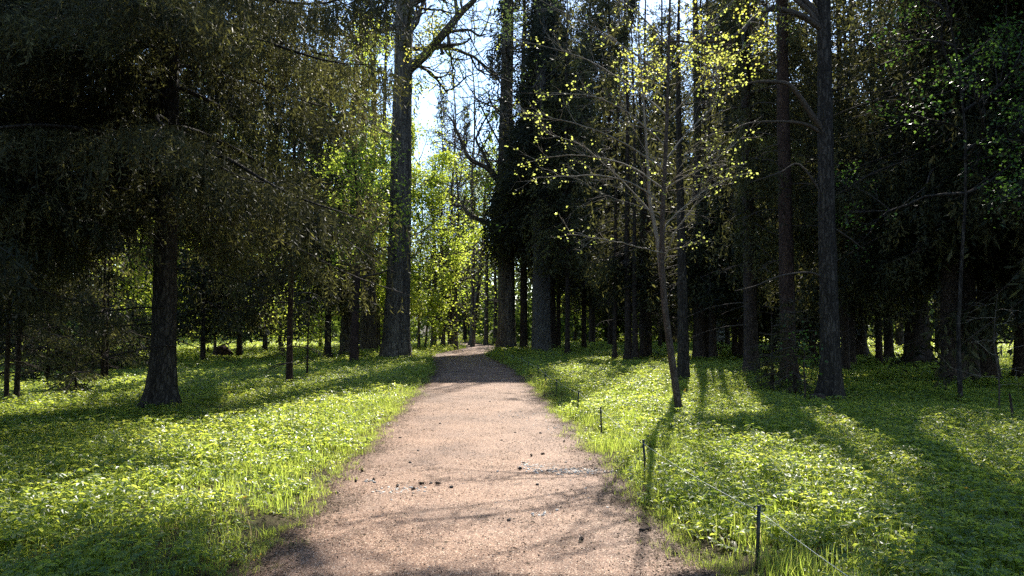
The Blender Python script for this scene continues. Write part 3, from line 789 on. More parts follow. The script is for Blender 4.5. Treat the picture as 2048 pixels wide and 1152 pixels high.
limb([(862, 98), (880, 92), (905, 90), (928, 86), (942, 76)], Yo - 0.6, 0.13, 0.03, 6)
limb([(898, 90), (897, 78), (897, 66), (910, 62), (938, 60), (952, 68), (962, 70), (975, 45)], Yo - 0.7, 0.10, 0.03, 6)
limb([(882, 94), (884, 103), (886, 107), (880, 108)], Yo - 0.6, 0.10, 0.05, 6)
limb([(915, 35), (912, 10), (905, -30), (880, -90)], Yo - 1, 0.13, 0.04, 6)
limb([(936, 62), (950, 95), (970, 125), (985, 135)], Yo - 1, 0.035, 0.01, 4)
limb([(803, 300), (780, 270), (745, 250), (720, 225)], Yo, 0.10, 0.03, 5)
rng = np.random.default_rng(77); tips = []
for (px, py) in [(855, 105), (895, 58), (925, 22), (940, 8), (942, 76), (975, 45), (938, 60), (905, -30), (870, 92), (950, 66)]:
    for q in range(3):
        e = rng.normal(size=3) * 0.8 + np.array([0.2, 0, 0.5])
        grow(wood, rng, wp(px, py, Yo - 0.8) - loc, unit(e), rng.uniform(0.8, 2.0), 0.03, 2, tips, 4, 0.7, 0.0, 4, 0.25)
for k in range(22):
    hh = rng.uniform(14, 23); a = rng.uniform(0, 6.28); e = rng.uniform(0.2, 0.9)
    p = np.array([np.interp(hh, C[:, 2], C[:, 0]), np.interp(hh, C[:, 2], C[:, 1]), hh])
    grow(wood, rng, p, np.array([math.cos(a) * math.cos(e), math.sin(a) * math.cos(e), math.sin(e)]), rng.uniform(3, 6), 0.13, 2, tips, 5, 0.75, 0.02, 5, 0.22)
fol = MB(); T = np.array([q for q, l in tips if l < 2])
leaves_at(fol, rng, T, 5, 0.3, 0.13, 0.55, cull=lambda Q: rng.uniform(size=len(Q)) < sun_keep(Q + loc))
put('crown', fol.mesh('crown', M['gold'], False, wood, M['oak_bark']), oak)

# --- the pair right of the bend
loc = base_at(1012, 705); Yp = loc[1]
old = thing('oak_tree', 'old oak with crooked bare limbs reaching left, right of the bending path', 'oak tree', loc)
C = np.concatenate([[[0, 0, 0]], L3([(1013, 650), (1013, 560), (1010, 450), (1010, 330), (1013, 200), (1016, 60), (1018, -80), (1018, -200)], Yp)])
mb = MB(); trunk(mb, C, np.array([36, 34, 32, 31, 28, 25, 22, 16, 6]) / 2 * Yp / FPX, seed=6, sides=30, flare=0.4, fh=0.5, rough=0.02)
put('trunk', mb.mesh('trunk', M['oak_bark'], True), old)
wood = MB()
limb([(1004, 372), (990, 352), (972, 335), (940, 318), (926, 290), (912, 258), (904, 240)], Yp, 0.22, 0.05, 7, [0, -.5, -.8, -1, -1, -1.2, -1.3])
limb([(985, 345), (972, 320), (966, 305), (953, 282), (958, 262), (975, 230)], Yp - 0.8, 0.13, 0.05, 6)
limb([(1002, 466), (985, 452), (960, 440), (938, 428), (925, 412), (912, 412), (904, 395), (902, 370)], Yp, 0.18, 0.05, 7, [0, -.5, -.8, -1, -1, -1, -1, -1])
limb([(926, 412), (928, 400), (932, 393)], Yp - 1, 0.09, 0.07, 6)
limb([(1006, 300), (980, 250), (955, 200), (930, 160), (915, 120)], Yp, 0.07, 0.015, 5)
limb([(1000, 330), (970, 300), (950, 240), (958, 180), (950, 130)], Yp - 0.5, 0.05, 0.012, 4)
limb([(1008, 240), (985, 210), (970, 180), (940, 170)], Yp - 0.5, 0.06, 0.015, 4)
rng = np.random.default_rng(78); tips = []
for (px, py, Y) in [(912, 258, Yp - 1.2), (904, 242, Yp - 1.3), (926, 290, Yp - 1), (940, 318, Yp - 1), (958, 262, Yp - .8), (966, 305, Yp - .8), (972, 335, Yp - .8), (902, 375, Yp - 1), (912, 412, Yp - 1), (945, 432, Yp - .9), (930, 300, Yp - 1)]:
    for q in range(3):
        e = rng.normal(size=3) * 0.7 + np.array([-0.3, 0, 0.9])
        grow(wood, rng, wp(px, py, Y) - loc, unit(e), rng.uniform(1.0, 2.4), 0.035, 2, tips, 4, 0.7, 0.05, 4, 0.28)
for k in range(16):
    hh = rng.uniform(9, 20); a = rng.uniform(0, 6.28); e = rng.uniform(0.1, 0.8)
    p = np.array([np.interp(hh, C[:, 2], C[:, 0]), np.interp(hh, C[:, 2], C[:, 1]), hh])
    grow(wood, rng, p, np.array([math.cos(a) * math.cos(e), math.sin(a) * math.cos(e), math.sin(e)]), rng.uniform(2, 4), 0.07, 2, tips, 5, 0.75, 0.02, 4, 0.25)
put('crown', MB().mesh('crown', M['gold'], False, wood, M['oak_bark']), old)

loc = base_at(1083, 712)
make_spruce('straight grey columnar trunk right of the old oak, smooth and thick', loc, rad(37, loc), 31, 8.5, 3.6, 91, bark='grey_bark', lod=2, hang=1.1, whorl=0.36, nper=7, flare=0.25, wob=0.05, tintmean=0.2, dead=6)
loc = base_at(1101, 709) + np.array([0.1, 1.2, 0])
make_spruce('dark trunk tucked close behind the right side of the grey columnar trunk', loc, rad(24, loc), 29, 6.5, 3.6, 92, lod=2, hang=1.0, whorl=0.42, nper=6, tintmean=0.2)
loc = base_at(1045, 704) + np.array([0.0, -1.2, 0])
make_spruce('dense dark spruce with hanging boughs standing between the old oak and the grey trunk', loc, rad(15, loc), 34, 7.2, 5.6, 93, lod=2, hang=1.2, whorl=0.30, nper=9, tintmean=0.15, blade=(0.34, 0.09), side=lambda a, h: 1.0 - 0.42 * max(0.0, -math.cos(a)))
loc = base_at(1068, 706)
make_spruce('thin dark trunk squeezed against the left side of the grey trunk', loc, rad(9, loc), 22, 7, 2.2, 94, lod=2, hang=0.8)

# --- right side trunks: px, py, width, H, crown base, branch length, bark, label
RT = [
 (1117, 704, 9, 24, 4.5, 3.0, 'bark', 'slim dark trunk just right of the grey columnar trunk'),
 (1135, 716, 10, 21, 5.0, 2.6, 'bark', 'slim dark spruce with a flared foot and bare side twigs right of the grey trunk'),
 (1168, 707, 10, 19, 3.4, 2.6, 'bark', 'dark forked looking spruce in front of pale green foliage, third right of the grey trunk'),
 (1229, 725, 9, 18, 6.0, 2.2, 'bark', 'slim leaning dark trunk at the left end of the dark trunk row'),
 (1257, 726, 14, 18, 4.8, 2.8, 'bark', 'dark trunk second from left in the dark trunk row'),
 (1271, 727, 11, 17, 4.4, 2.6, 'bark', 'dark trunk with spread foot third from left in the dark trunk row'),
 (1286, 724, 12, 18, 3.8, 3.0, 'bark', 'dark trunk fused with a thicker one, left of the leaning young tree'),
 (1296, 723, 16, 19, 4.5, 2.8, 'bark', 'thick dark trunk ending the dark trunk row beside pale spruce boughs'),
 (1320, 707, 7, 16, 3.2, 2.4, 'bark', 'small far trunk seen just left of the leaning young tree'),
 (1367, 771, 22, 12.5, 6.5, 2.2, 'dark_bark', 'straight dark spruce trunk close behind the leaning young tree'),
 (1400, 727, 24, 25, 3.8, 3.6, 'bark', 'broad dark trunk second right of the leaning young tree'),
 (1413, 724, 12, 22, 3.6, 3.0, 'bark', 'dark trunk wedged close to the right of a broader trunk'),
 (1426, 728, 15, 23, 3.6, 3.4, 'bark', 'straight trunk left of the pale stone pillar'),
 (1470, 722, 10, 22, 4.0, 3.0, 'bark', 'slim dark trunk right of the pale stone pillar'),
 (1484, 725, 14, 24, 4.0, 3.2, 'bark', 'dark trunk pressed against the left of a stouter flared spruce'),
 (1503, 757, 28, 26, 4.2, 3.8, 'bark', 'stout spruce with a flared foot casting a short shadow on the sunny lawn'),
 (1578, 772, 31, 28, 10.0, 3.8, 'red_bark', 'tall reddish brown trunk rising behind a dim spruce bush'),
 (1692, 749, 14, 23, 3.4, 3.6, 'bark', 'dark trunk just right of the big dark ridged trunk'),
 (1706, 738, 11, 22, 3.2, 3.4, 'bark', 'narrow dark trunk beside the sunlit clearing gap'),
 (1720, 719, 25, 26, 3.6, 4.2, 'bark', 'broad trunk with a sloping foot in front of the sunlit clearing'),
 (1759, 737, 11, 23, 4.0, 3.0, 'bark', 'slim straight trunk in front of the sunlit clearing'),
 (1778, 725, 15, 24, 4.0, 3.2, 'bark', 'trunk right of the slim straight one in front of the clearing'),
 (1836, 738, 40, 27, 3.2, 4.4, 'bark', 'massive trunk with a wide bell shaped foot at right'),
 (1907, 778, 34, 27, 3.9, 4.6, 'bark', 'left half of a pair of thick grown together trunks at right'),
 (1938, 776, 32, 26, 4.2, 4.6, 'bark', 'right half of a pair of thick grown together trunks at right'),
 (1978, 772, 28, 25, 4.0, 4.0, 'bark', 'dark trunk right of the grown together pair'),
 (2046, 766, 24, 25, 4.0, 4.0, 'bark', 'dark trunk cut by the right border'),
]
for i, (px, py, w, H, h0, Lm, br, lab) in enumerate(RT):
    loc = base_at(px, py)
    lod = 1 if loc[1] < 24 else 2
    side = None
    make_spruce(lab, loc, rad(w, loc), H, h0, Lm, 100 + i, bark=br, lod=lod, hang=0.9, whorl=0.42, nper=6, dead=10 if loc[1] < 36 else 4, 
                flare=1.0 if 'foot' in lab else 0.6, lean=(0.02, 0) if 'leaning dark' in lab else (0, 0), tintmean=0.46 if px < 1700 else 0.40, wob=0.1, side=side)
# spruces filling the depth of the wood on the right
for i, (px, py, w, H, h0, Lm, lab) in enumerate([
 (1215, 690, 10, 27, 3.0, 3.6, 'spruce far behind the dark trunk row, half hidden by it'),
 (1350, 692, 10, 26, 3.0, 3.6, 'spruce far behind the leaning young tree'),
 (1455, 700, 10, 28, 3.0, 3.8, 'far spruce deep behind the stone pillar'),
 (1545, 715, 12, 28, 2.0, 4.2, 'dark spruce filling the gap between the stout flared trunk and the reddish trunk'),
 (1625, 720, 12, 28, 2.2, 4.2, 'dark spruce filling the gap between the reddish trunk and the big ridged trunk'),
 (1660, 704, 12, 29, 2.5, 4.2, 'dark spruce hidden behind the big ridged trunk'),
 (1800, 703, 14, 28, 3.2, 4.2, 'spruce beyond the right clearing, left of the massive bell foot trunk'),
 (1880, 712, 14, 28, 3.0, 4.4, 'spruce between the massive bell foot trunk and the grown together pair'),
 (1960, 706, 14, 28, 3.2, 4.2, 'spruce behind the grown together pair near the right border'),
 (1185, 693, 12, 40, 4.0, 5.0, 'tall far spruce standing right of the grey columnar trunk against the sky'),
 (1255, 690, 12, 38, 4.0, 4.8, 'tall far spruce rising above the dark trunk row'),
 (1330, 690, 12, 37, 4.0, 4.8, 'tall far spruce seen through the fan of the leaning young tree'),
 (1425, 690, 12, 38, 4.0, 4.8, 'tall far spruce above the pale stone pillar'),
 (1510, 692, 12, 36, 4.0, 4.8, 'tall far spruce behind the stout flared trunk'),
 (1222, 699, 12, 37, 6.0, 4.4, 'tall slender far spruce between the flared slim spruce and the dark trunk row'),
 (765, 698, 12, 36, 6.0, 4.6, 'tall far spruce whose crown shows just left of the big ridged oak'),
 (1090, 692, 12, 40, 6.0, 5.0, 'tallest far spruce, right behind the grey columnar trunk'),
 (2100, 730, 20, 27, 2.5, 4.6, 'spruce outside the right border whose boughs hang into view'),
 (2180, 790, 34, 26, 3.0, 5.0, 'nearer spruce outside the right border')]):
    loc = base_at(px, py)
    make_spruce(lab, loc, rad(w, loc), H, h0, Lm, 160 + i, lod=2, hang=1.0, whorl=0.36, nper=7, tintmean=0.40, wob=0.1)
loc = np.array([13.5, 8.0, 0.1])
make_spruce('spruce standing off the right border beside the viewer', loc, 0.3, 25, 6, 4.5, 181, lod=2, hang=0.8)
for i, (px, py, H, Lm, lab) in enumerate([
        (1590, 800, 2.6, 1.1, 'dim bushy spruce in front of the tall reddish brown trunk'),
        (1545, 790, 2.0, 1.0, 'dim low spruce bush right of the stout flared trunk'),
        (1300, 728, 4.6, 1.5, 'young spruce with pale boughs beside the leaning young tree')]):
    loc = base_at(px, py) + (np.array([1.2, 1.0, 0]) if px == 1300 else 0)
    make_spruce(lab, loc, 0.03 + 0.008 * H, H, 0.3 if px != 1300 else 1.6, Lm, 190 + i, name='young_spruce', lod=1, flare=0.1, hang=0.2, whorl=0.22, nper=6, blade=(0.10, 0.024), lat=0.16, tw=0.13, bstep=0.07, tintmean=0.3, pw=0.8, cull=False, wob=0.03)

# --- the big ridged trunk at right with a long limb of golden young leaves
loc = base_at(1658, 810); Yb = loc[1]
big = thing('linden_tree', 'big dark trunk with ridged bark and bare arching limbs on the right lawn', 'linden tree', loc)
C = np.concatenate([[[0, 0, 0]], L3([(1661, 740), (1659, 640), (1655, 500), (1652, 350), (1650, 200), (1648, 50), (1647, -120), (1648, -300), (1650, -700)], Yb)])
mb = MB(); trunk(mb, C, np.array([44, 41, 38, 36, 33, 30, 28, 24, 20, 8]) / 2 * Yb / FPX, seed=8, sides=30, flare=0.75, fh=0.28, rough=0.025)
put('trunk', mb.mesh('trunk', M['dark_bark'], True), big)
wood = MB()
limb([(1648, 262), (1625, 232), (1600, 195), (1575, 168), (1535, 163), (1500, 166), (1470, 178)], Yb, 0.075, 0.012, 6, [0, -.1, -.2, -.3, -.4, -.5, -.6])
limb([(1650, 270), (1610, 248), (1560, 243), (1500, 246), (1470, 258)], Yb, 0.05, 0.01, 5)
limb([(1652, 400), (1600, 330), (1560, 345), (1500, 365)], Yb, 0.03, 0.008, 4)
limb([(1652, 560), (1620, 545), (1560, 552), (1510, 572), (1470, 582)], Yb, 0.03, 0.006, 4)
limb([(1656, 450), (1690, 470), (1730, 500)], Yb, 0.03, 0.006, 4)
limb([(1646, 60), (1600, 30), (1545, 18), (1510, 35), (1480, 65), (1440, 80), (1395, 86), (1350, 82), (1300, 95)], Yb, 0.07, 0.012, 6, [0, -.2, -.5, -.7, -.9, -1, -1.1, -1.2, -1.2])
rng = np.random.default_rng(88); tips = []
for (px, py) in [(1560, 18), (1530, 25), (1500, 45), (1480, 65), (1460, 72), (1440, 80), (1420, 84), (1395, 86), (1370, 83), (1350, 82), (1325, 88), (1300, 95), (1590, 28), (1410, 85), (1450, 76)]:
    p = wp(px, py, Yb - 0.9) - loc
    for q in range(3):
        grow(wood, rng, p, unit(np.array([rng.uniform(-1, 0.5), rng.normal() * 0.6, rng.uniform(-0.9, 0.5)])), rng.uniform(0.5, 1.0), 0.012, 1, tips, 4, 0.7, -0.1, 3, 0.2)
Tg = np.array([q for q, l in tips])
tips = []; wide = []  # wide: unseen high limbs, added to shade the near left lawn and path
for k in range(11):
    hh = rng.uniform(7.6, 9.6); tx = rng.uniform(-1.2, 2.6); ty = rng.uniform(14.6, 18.2)
    a0 = np.array([np.interp(hh, C[:, 2], C[:, 0]), np.interp(hh, C[:, 2], C[:, 1]), hh])
    e0 = np.array([tx, ty, 0]) - np.array([loc[0], loc[1], 0]); e0[2] = 9.4 + (ty - 15) * 0.75 + rng.uniform(-0.2, 1.3)
    m0 = a0 * 0.5 + e0 * 0.5 + np.array([0, 0.2, 1.4]) + rng.normal(size=3) * 0.3
    P = curve([a0, m0, e0], 16) ; P[1:-1] += rng.normal(size=(14, 3)) * 0.06
    P[:, 2] = np.maximum(P[:, 2], np.minimum(hh + 2.2 * np.linspace(0, 1, 16) * 3, 9.1))
    tube(wood, P, np.linspace(0.055, 0.012, 16), 6)
    for q in range(9):
        k2 = rng.integers(8, 16); v = rdir(rng, 1)[0]; v[2] = abs(v[2]) * 0.6
        grow(wood, rng, P[k2], unit(v + np.array([-0.5, 0, 0.1])), rng.uniform(0.9, 1.9), 0.014, 1, wide, 5, 0.8, 0.05, 3, 0.2)
wide = np.array([q for q, l in wide])
for k in range(26):
    hh = rng.uniform(11.5, 20); a = rng.uniform(0, 6.28); e = rng.uniform(0.4, 0.9)
    p = np.array([np.interp(hh, C[:, 2], C[:, 0]), np.interp(hh, C[:, 2], C[:, 1]), hh])
    grow(wood, rng, p, np.array([math.cos(a) * math.cos(e), math.sin(a) * math.cos(e), math.sin(e)]), rng.uniform(2.5, 4.5), 0.06, 2, tips, 5, 0.75, 0.05, 4, 0.2)
fol = MB()
leaves_at(fol, rng, Tg, 4, 0.045, 0.056, 0.30, flat=0.2, sdt=0.25)
T = np.array([q for q, l in tips if l < 2])
leaves_at(fol, rng, T, 4, 0.3, 0.12, 0.4, cull=lambda Q: rng.uniform(size=len(Q)) < sun_keep(Q + loc))
leaves_at(fol, rng, wide, 13, 0.16, 0.12, 0.4, cull=lambda Q: rng.uniform(size=len(Q)) < sun_keep(Q + loc))
put('crown', fol.mesh('crown', M['gold'], False, wood, M['twig']), big)

# stump and dark stake beside it
g = base_at(1632, 815)
mb = MB(); trunk(mb, np.array([[0, 0, 0], [0.02, 0, 0.14], [0.03, 0, 0.24], [0.03, 0, 0.25]]), np.array([0.19, 0.16, 0.13, 0.01]), seed=3, sides=14, flare=0.4, fh=0.12)
tag(put('tree_stump', mb.mesh('tree_stump', M['bark'], True), None, g), 'low dark mossy stump at the foot of the big ridged trunk', 'tree stump')
g = base_at(1610, 817)
mb = MB(); tube(mb, np.array([[0, 0, -0.1], [0.01, 0, 0.4], [0, 0.01, 0.8], [0.02, 0, 1.25]]), [0.022, 0.02, 0.016, 0.008], 7)
rng = np.random.default_rng(5)
sap = thing('sapling', 'thin black sapling stem left of the big ridged trunk with a few leaves', 'sapling', g)
put('trunk', mb.mesh('trunk', M['bark'], True), sap)
fol = MB(); leaves_at(fol, rng, np.array([[0, 0, z] for z in np.linspace(0.6, 1.5, 14)]), 9, 0.17, 0.075, 0.4)
put('crown', fol.mesh('crown', M['shade_leaf']), sap)
g = base_at(2028, 865)
mb = MB(); tube(mb, curve([[0, 0, -0.05], [-0.01, 0, 0.15], [-0.03, 0, 0.35], [-0.045, 0, 0.50]], 10), np.linspace(0.022, 0.014, 10), 8)
tag(put('wooden_stake', mb.mesh('wooden_stake', M['bark'], True), None, g), 'short crooked dark stick standing in the shade near the right border', 'stick')

# --- leaning young tree in the middle right, budding
loc = base_at(1361, 842); Yt = loc[1]
yt = thing('young_linden', 'leaning young tree with slender bare branches and bright leaf tips, right of the path', 'young tree', loc)
C = np.concatenate([[[0, 0, 0]], L3([(1353, 785), (1341, 700), (1329, 610), (1323, 530), (1325, 430), (1330, 330), (1334, 230), (1337, 120), (1340, 0), (1342, -130), (1346, -300)], Yt)])
mb = MB(); trunk(mb, C, np.array([17, 16, 15, 14, 12.5, 10.5, 9, 7.5, 6, 5, 3.5, 1.5]) / 2 * Yt / FPX, seed=9, sides=12, flare=0.3, fh=0.12, rough=0.03, foot=0.15)
put('trunk', mb.mesh('trunk', M['young_bark'], True), yt)
wood = MB(); rng = np.random.default_rng(99); tips = []; bright = []
def limb2(pts, r0, dys, n=7, tl=0.55):
    Y = Yt; P = curve(L3(pts, Y, dys), 5 * len(pts)); P = P + np.cumsum(rng.normal(size=P.shape) * 0.006, 0)
    tube(wood, P, np.linspace(r0 * 1.35, 0.005, len(P)), 5)
    for i in range(int(n * 1.6)):
        f = rng.uniform(0.3, 1.0); k = min(len(P) - 2, int(f * len(P)))
        ax = unit(P[k + 1] - P[k]); v = rdir(rng, 1)[0]
        grow(wood, rng, P[k], unit(ax + v * 0.7 + [0, 0, 0.15]), tl * rng.uniform(0.5, 1.2), 0.005, 1, tips, 3, 0.6, 0.08, 3, 0.14)
    bright.append(P[-1]); bright.append(P[-5])
limb2([(1326, 575), (1312, 480), (1299, 420), (1292, 340), (1287, 240), (1280, 130), (1268, 20)], 0.036, [0, .2, .3, .4, .5, .6, .7], 12, 0.8)
limb2([(1330, 505), (1300, 500), (1260, 488), (1200, 474), (1130, 464)], 0.010, [0, -.4, -.8, -1.1, -1.3], 6, 0.35)
limb2([(1327, 410), (1270, 370), (1200, 352), (1130, 352), (1072, 356)], 0.012, [0, -.2, -.4, -.5, -.6], 6, 0.4)
limb2([(1328, 380), (1260, 330), (1180, 310), (1110, 312), (1050, 326)], 0.012, [0, .2, .4, .6, .7], 6, 0.4)
limb2([(1329, 340), (1250, 285), (1180, 255), (1100, 235), (1045, 228)], 0.012, [0, -.3, -.6, -.8, -.9], 7, 0.45)
limb2([(1297, 420), (1230, 350), (1160, 290), (1080, 262)], 0.010, [0.3, .4, .5, .6], 6, 0.45)
limb2([(1331, 290), (1250, 220), (1170, 190), (1090, 190)], 0.012, [0, -.2, -.5, -.7], 8, 0.5)
limb2([(1334, 230), (1260, 170), (1180, 120), (1090, 95), (1040, 82)], 0.013, [0, .3, .5, .7, .8], 8, 0.5)
limb2([(1336, 170), (1270, 110), (1190, 60), (1110, 20), (1050, -10)], 0.013, [0, -.3, -.5, -.7, -.8], 8, 0.5)
limb2([(1338, 90), (1280, 30), (1220, -10), (1150, -40)], 0.012, [0, .2, .3, .4], 8, 0.5)
limb2([(1328, 520), (1350, 470), (1385, 420), (1402, 385), (1430, 340)], 0.014, [0, -.3, -.5, -.7, -.9], 7, 0.5)
limb2([(1327, 470), (1340, 440), (1390, 395), (1440, 358), (1500, 340)], 0.011, [0, .2, .4, .5, .6], 6, 0.4)
limb2([(1329, 380), (1370, 355), (1430, 320), (1490, 270)], 0.012, [0, -.3, -.5, -.6], 7, 0.5)
limb2([(1331, 320), (1370, 270), (1420, 220), (1480, 165)], 0.012, [0, .3, .5, .6], 7, 0.5)
limb2([(1334, 240), (1380, 190), (1440, 140), (1500, 90)], 0.012, [0, -.3, -.5, -.6], 8, 0.5)
limb2([(1337, 130), (1390, 80), (1440, 30), (1500, -30)], 0.012, [0, .3, .5, .6], 8, 0.5)
limb2([(1330, 500), (1360, 495), (1400, 478)], 0.007, [0, -.3, -.6], 3, 0.3)
for k in range(24):
    hh = rng.uniform(3.2, 8.5); a = rng.uniform(0, 6.28); e = rng.uniform(0.25, 0.8)
    p = np.array([np.interp(hh, C[:, 2], C[:, 0]), np.interp(hh, C[:, 2], C[:, 1]), hh])
    grow(wood, rng, p, np.array([math.cos(a) * math.cos(e), math.sin(a) * math.cos(e), math.sin(e)]), rng.uniform(0.9, 1.9), 0.008, 2, tips, 4, 0.6, 0.05, 3, 0.12)
fol = MB()
T = np.array([q for q, l in tips if l < 2]); T = T[rng.uniform(size=len(T)) < 0.085]
leaves_at(fol, rng, T, 4, 0.035, 0.045, 0.55, flat=0.35)
leaves_at(fol, rng, np.array(bright), 16, 0.10, 0.052, 0.7, flat=0.4)
hi = np.array([q for q, l in tips if l < 2 and q[2] > 5.6 and q[0] > -1.2]); hi = hi[rng.uniform(size=len(hi)) < 0.10]
leaves_at(fol, rng, hi, 5, 0.045, 0.052, 0.8, flat=0.3)
put('crown', fol.mesh('crown', M['bud'], False, wood, M['pale_twig']), yt)

# --- leafy maples at the right border
loc = np.array([9.75, 14.6, 0.08])
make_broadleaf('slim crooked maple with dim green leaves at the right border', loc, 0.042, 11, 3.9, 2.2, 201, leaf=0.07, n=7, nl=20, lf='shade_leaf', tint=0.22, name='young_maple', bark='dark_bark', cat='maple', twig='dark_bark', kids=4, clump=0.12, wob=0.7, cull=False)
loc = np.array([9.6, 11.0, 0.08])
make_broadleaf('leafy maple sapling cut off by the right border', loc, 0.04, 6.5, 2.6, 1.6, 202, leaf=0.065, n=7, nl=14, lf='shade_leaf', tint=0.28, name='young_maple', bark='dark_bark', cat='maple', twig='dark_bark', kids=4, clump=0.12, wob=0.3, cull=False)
loc = np.array([9.1, 12.6, 0.08])
mb = MB(); wood = MB()
rng = np.random.default_rng(31); tips = []
bs = thing('bare_sapling', 'bare twiggy sapling with pale twigs in the shade at the right border', 'sapling', loc)
tube(mb, curve([[0, 0, -0.05], [0.02, 0, 0.6], [-0.03, 0.02, 1.3], [0.05, 0, 2.1]], 12), np.linspace(0.016, 0.004, 12), 6)
put('trunk', mb.mesh('trunk', M['twig'], True), bs)
for k in range(12):
    hh = 0.5 + k * 0.13; a = k * 2.4
    grow(wood, rng, np.array([0, 0, hh]), np.array([math.cos(a), math.sin(a), 0.15]), rng.uniform(0.4, 0.8), 0.005, 1, tips, 3, 0.6, 0.0, 3, 0.15)
put('crown', wood.mesh('crown', M['pale_twig']), bs)

# --- sunlit broadleaf trees in the background: px, py, width, H, h0, spread, leaf, leaves, label
for i, (px, py, w, H, h0, sp, lf, n, tn, lab) in enumerate([
 (757, 706, 9, 9.5, 1.2, 3.4, 0.17, 34, 0.5, 'bright green young maple left of the oak, lit from behind'),
 (838, 704, 6, 14, 2.0, 3.8, 0.17, 42, 0.5, 'bright yellow green maple right of the oak, lit from behind'),
 (850, 701, 5, 11, 2.5, 2.6, 0.17, 16, 0.65, 'thin leaning maple stem right of the oak'),
 (867, 700, 12, 13, 4.0, 3.0, 0.18, 6, 0.5, 'dark trunk under the bright foliage right of the oak'),
 (886, 699, 9, 14, 4.0, 3.0, 0.18, 5, 0.5, 'dark trunk second right of the oak, before two close stems'),
 (898, 699, 7, 14, 4.5, 2.6, 0.18, 5, 0.5, 'left stem of two close stems near the path bend'),
 (904, 699, 6, 13, 4.5, 2.6, 0.18, 5, 0.5, 'right stem of two close stems near the path bend'),
 (912, 700, 9, 17, 4.0, 3.4, 0.18, 5, 0.45, 'tall slim dark tree left of where the path disappears'),
 (943, 690, 14, 15, 3.0, 3.6, 0.22, 10, 0.6, 'leaning trunk beside the far bend of the path'),
 (972, 690, 9, 18, 3.0, 4.0, 0.22, 6, 0.5, 'far trunk left of the old oak beyond the path'),
 (990, 689, 9, 18, 3.0, 4.0, 0.22, 6, 0.45, 'far trunk almost hidden by the old oak'),
 (1180, 692, 7, 13, 1.2, 4.2, 0.20, 14, 0.5, 'pale green broadleaf tree beyond the flared slim spruce'),
 (1150, 690, 7, 15, 1.8, 4.2, 0.20, 13, 0.45, 'pale green broadleaf tree just right of the grey trunk, far back'),
 (430, 716, 6, 7.5, 1.0, 3.2, 0.17, 16, 0.6, 'pale green bush in the left background behind the hanging boughs'),
 (345, 722, 6, 6, 0.8, 2.8, 0.16, 15, 0.6, 'pale green bush peeping out right of the big black trunk'),
 (560, 706, 6, 9, 1.0, 3.6, 0.18, 16, 0.6, 'pale green broadleaf tree in the left background near the reddish stem'),
 (640, 704, 6, 10, 1.2, 3.6, 0.18, 18, 0.6, 'green broadleaf tree in the left background above the small flared foot')]):
    loc = base_at(px, py)
    make_broadleaf(lab, loc, rad(w, loc), H, h0, sp, 210 + i, leaf=lf, n=n, nl=18, tint=tn, name='maple_tree' if 'maple' in lab else 'broadleaf_tree', bark='oak_bark', cat='maple' if 'maple' in lab else 'tree', lean=(0.1, 0) if 'leaning' in lab else (0, 0), clump=0.42, sky=True)

# conifers of the middle background behind the sky gap
for i, (px, py, H, Lm, lab) in enumerate([
 (882, 687, 25, 3.4, 'ragged far conifer standing against the bright sky gap'),
 (930, 684, 25, 3.4, 'far conifer beyond the path end below the sky gap')]):
    loc = base_at(px, py)
    make_spruce(lab, loc, 0.2, H, 3.0, Lm, 240 + i, lod=2, hang=0.8, full=0.9, tintmean=0.5, cull=False)

for i, (px, py, H, lab) in enumerate([(945, 694, 27, 'tall bare twiggy tree whose fine branches cross the bright sky gap'), (905, 697, 23, 'slimmer bare twiggy tree left of the sky gap centre')]):
    loc = base_at(px, py)
    make_broadleaf(lab, loc, 0.16, H, 7, 4.5, 250 + i, leaf=0.12, n=1, nl=20, kids=4, tint=0.5, bark='oak_bark', cull=False, clump=0.2)

# --- stone pillar far off
g = base_at(1438, 692)
mb = MB()
def boxf(mb, c, s):
    x, y, z = c; a, b_, c_ = s[0] / 2, s[1] / 2, s[2] / 2
    V = np.array([[x + i * a, y + j * b_, z + k * c_] for k in (-1, 1) for j in (-1, 1) for i in (-1, 1)])
    mb.add(V, [[0, 2, 3, 1], [4, 5, 7, 6], [0, 1, 5, 4], [1, 3, 7, 5], [3, 2, 6, 7], [2, 0, 4, 6]])
boxf(mb, (0, 0, 0.12), (1.3, 0.9, 0.3)); boxf(mb, (0, 0, 1.5), (0.95, 0.7, 2.46)); boxf(mb, (0, 0, 2.8), (1.15, 0.85, 0.14))
tag(put('stone_pillar', mb.mesh('stone_pillar', M['grey_stone']), None, g), 'pale grey stone pillar far off between dark trunks', 'pillar')

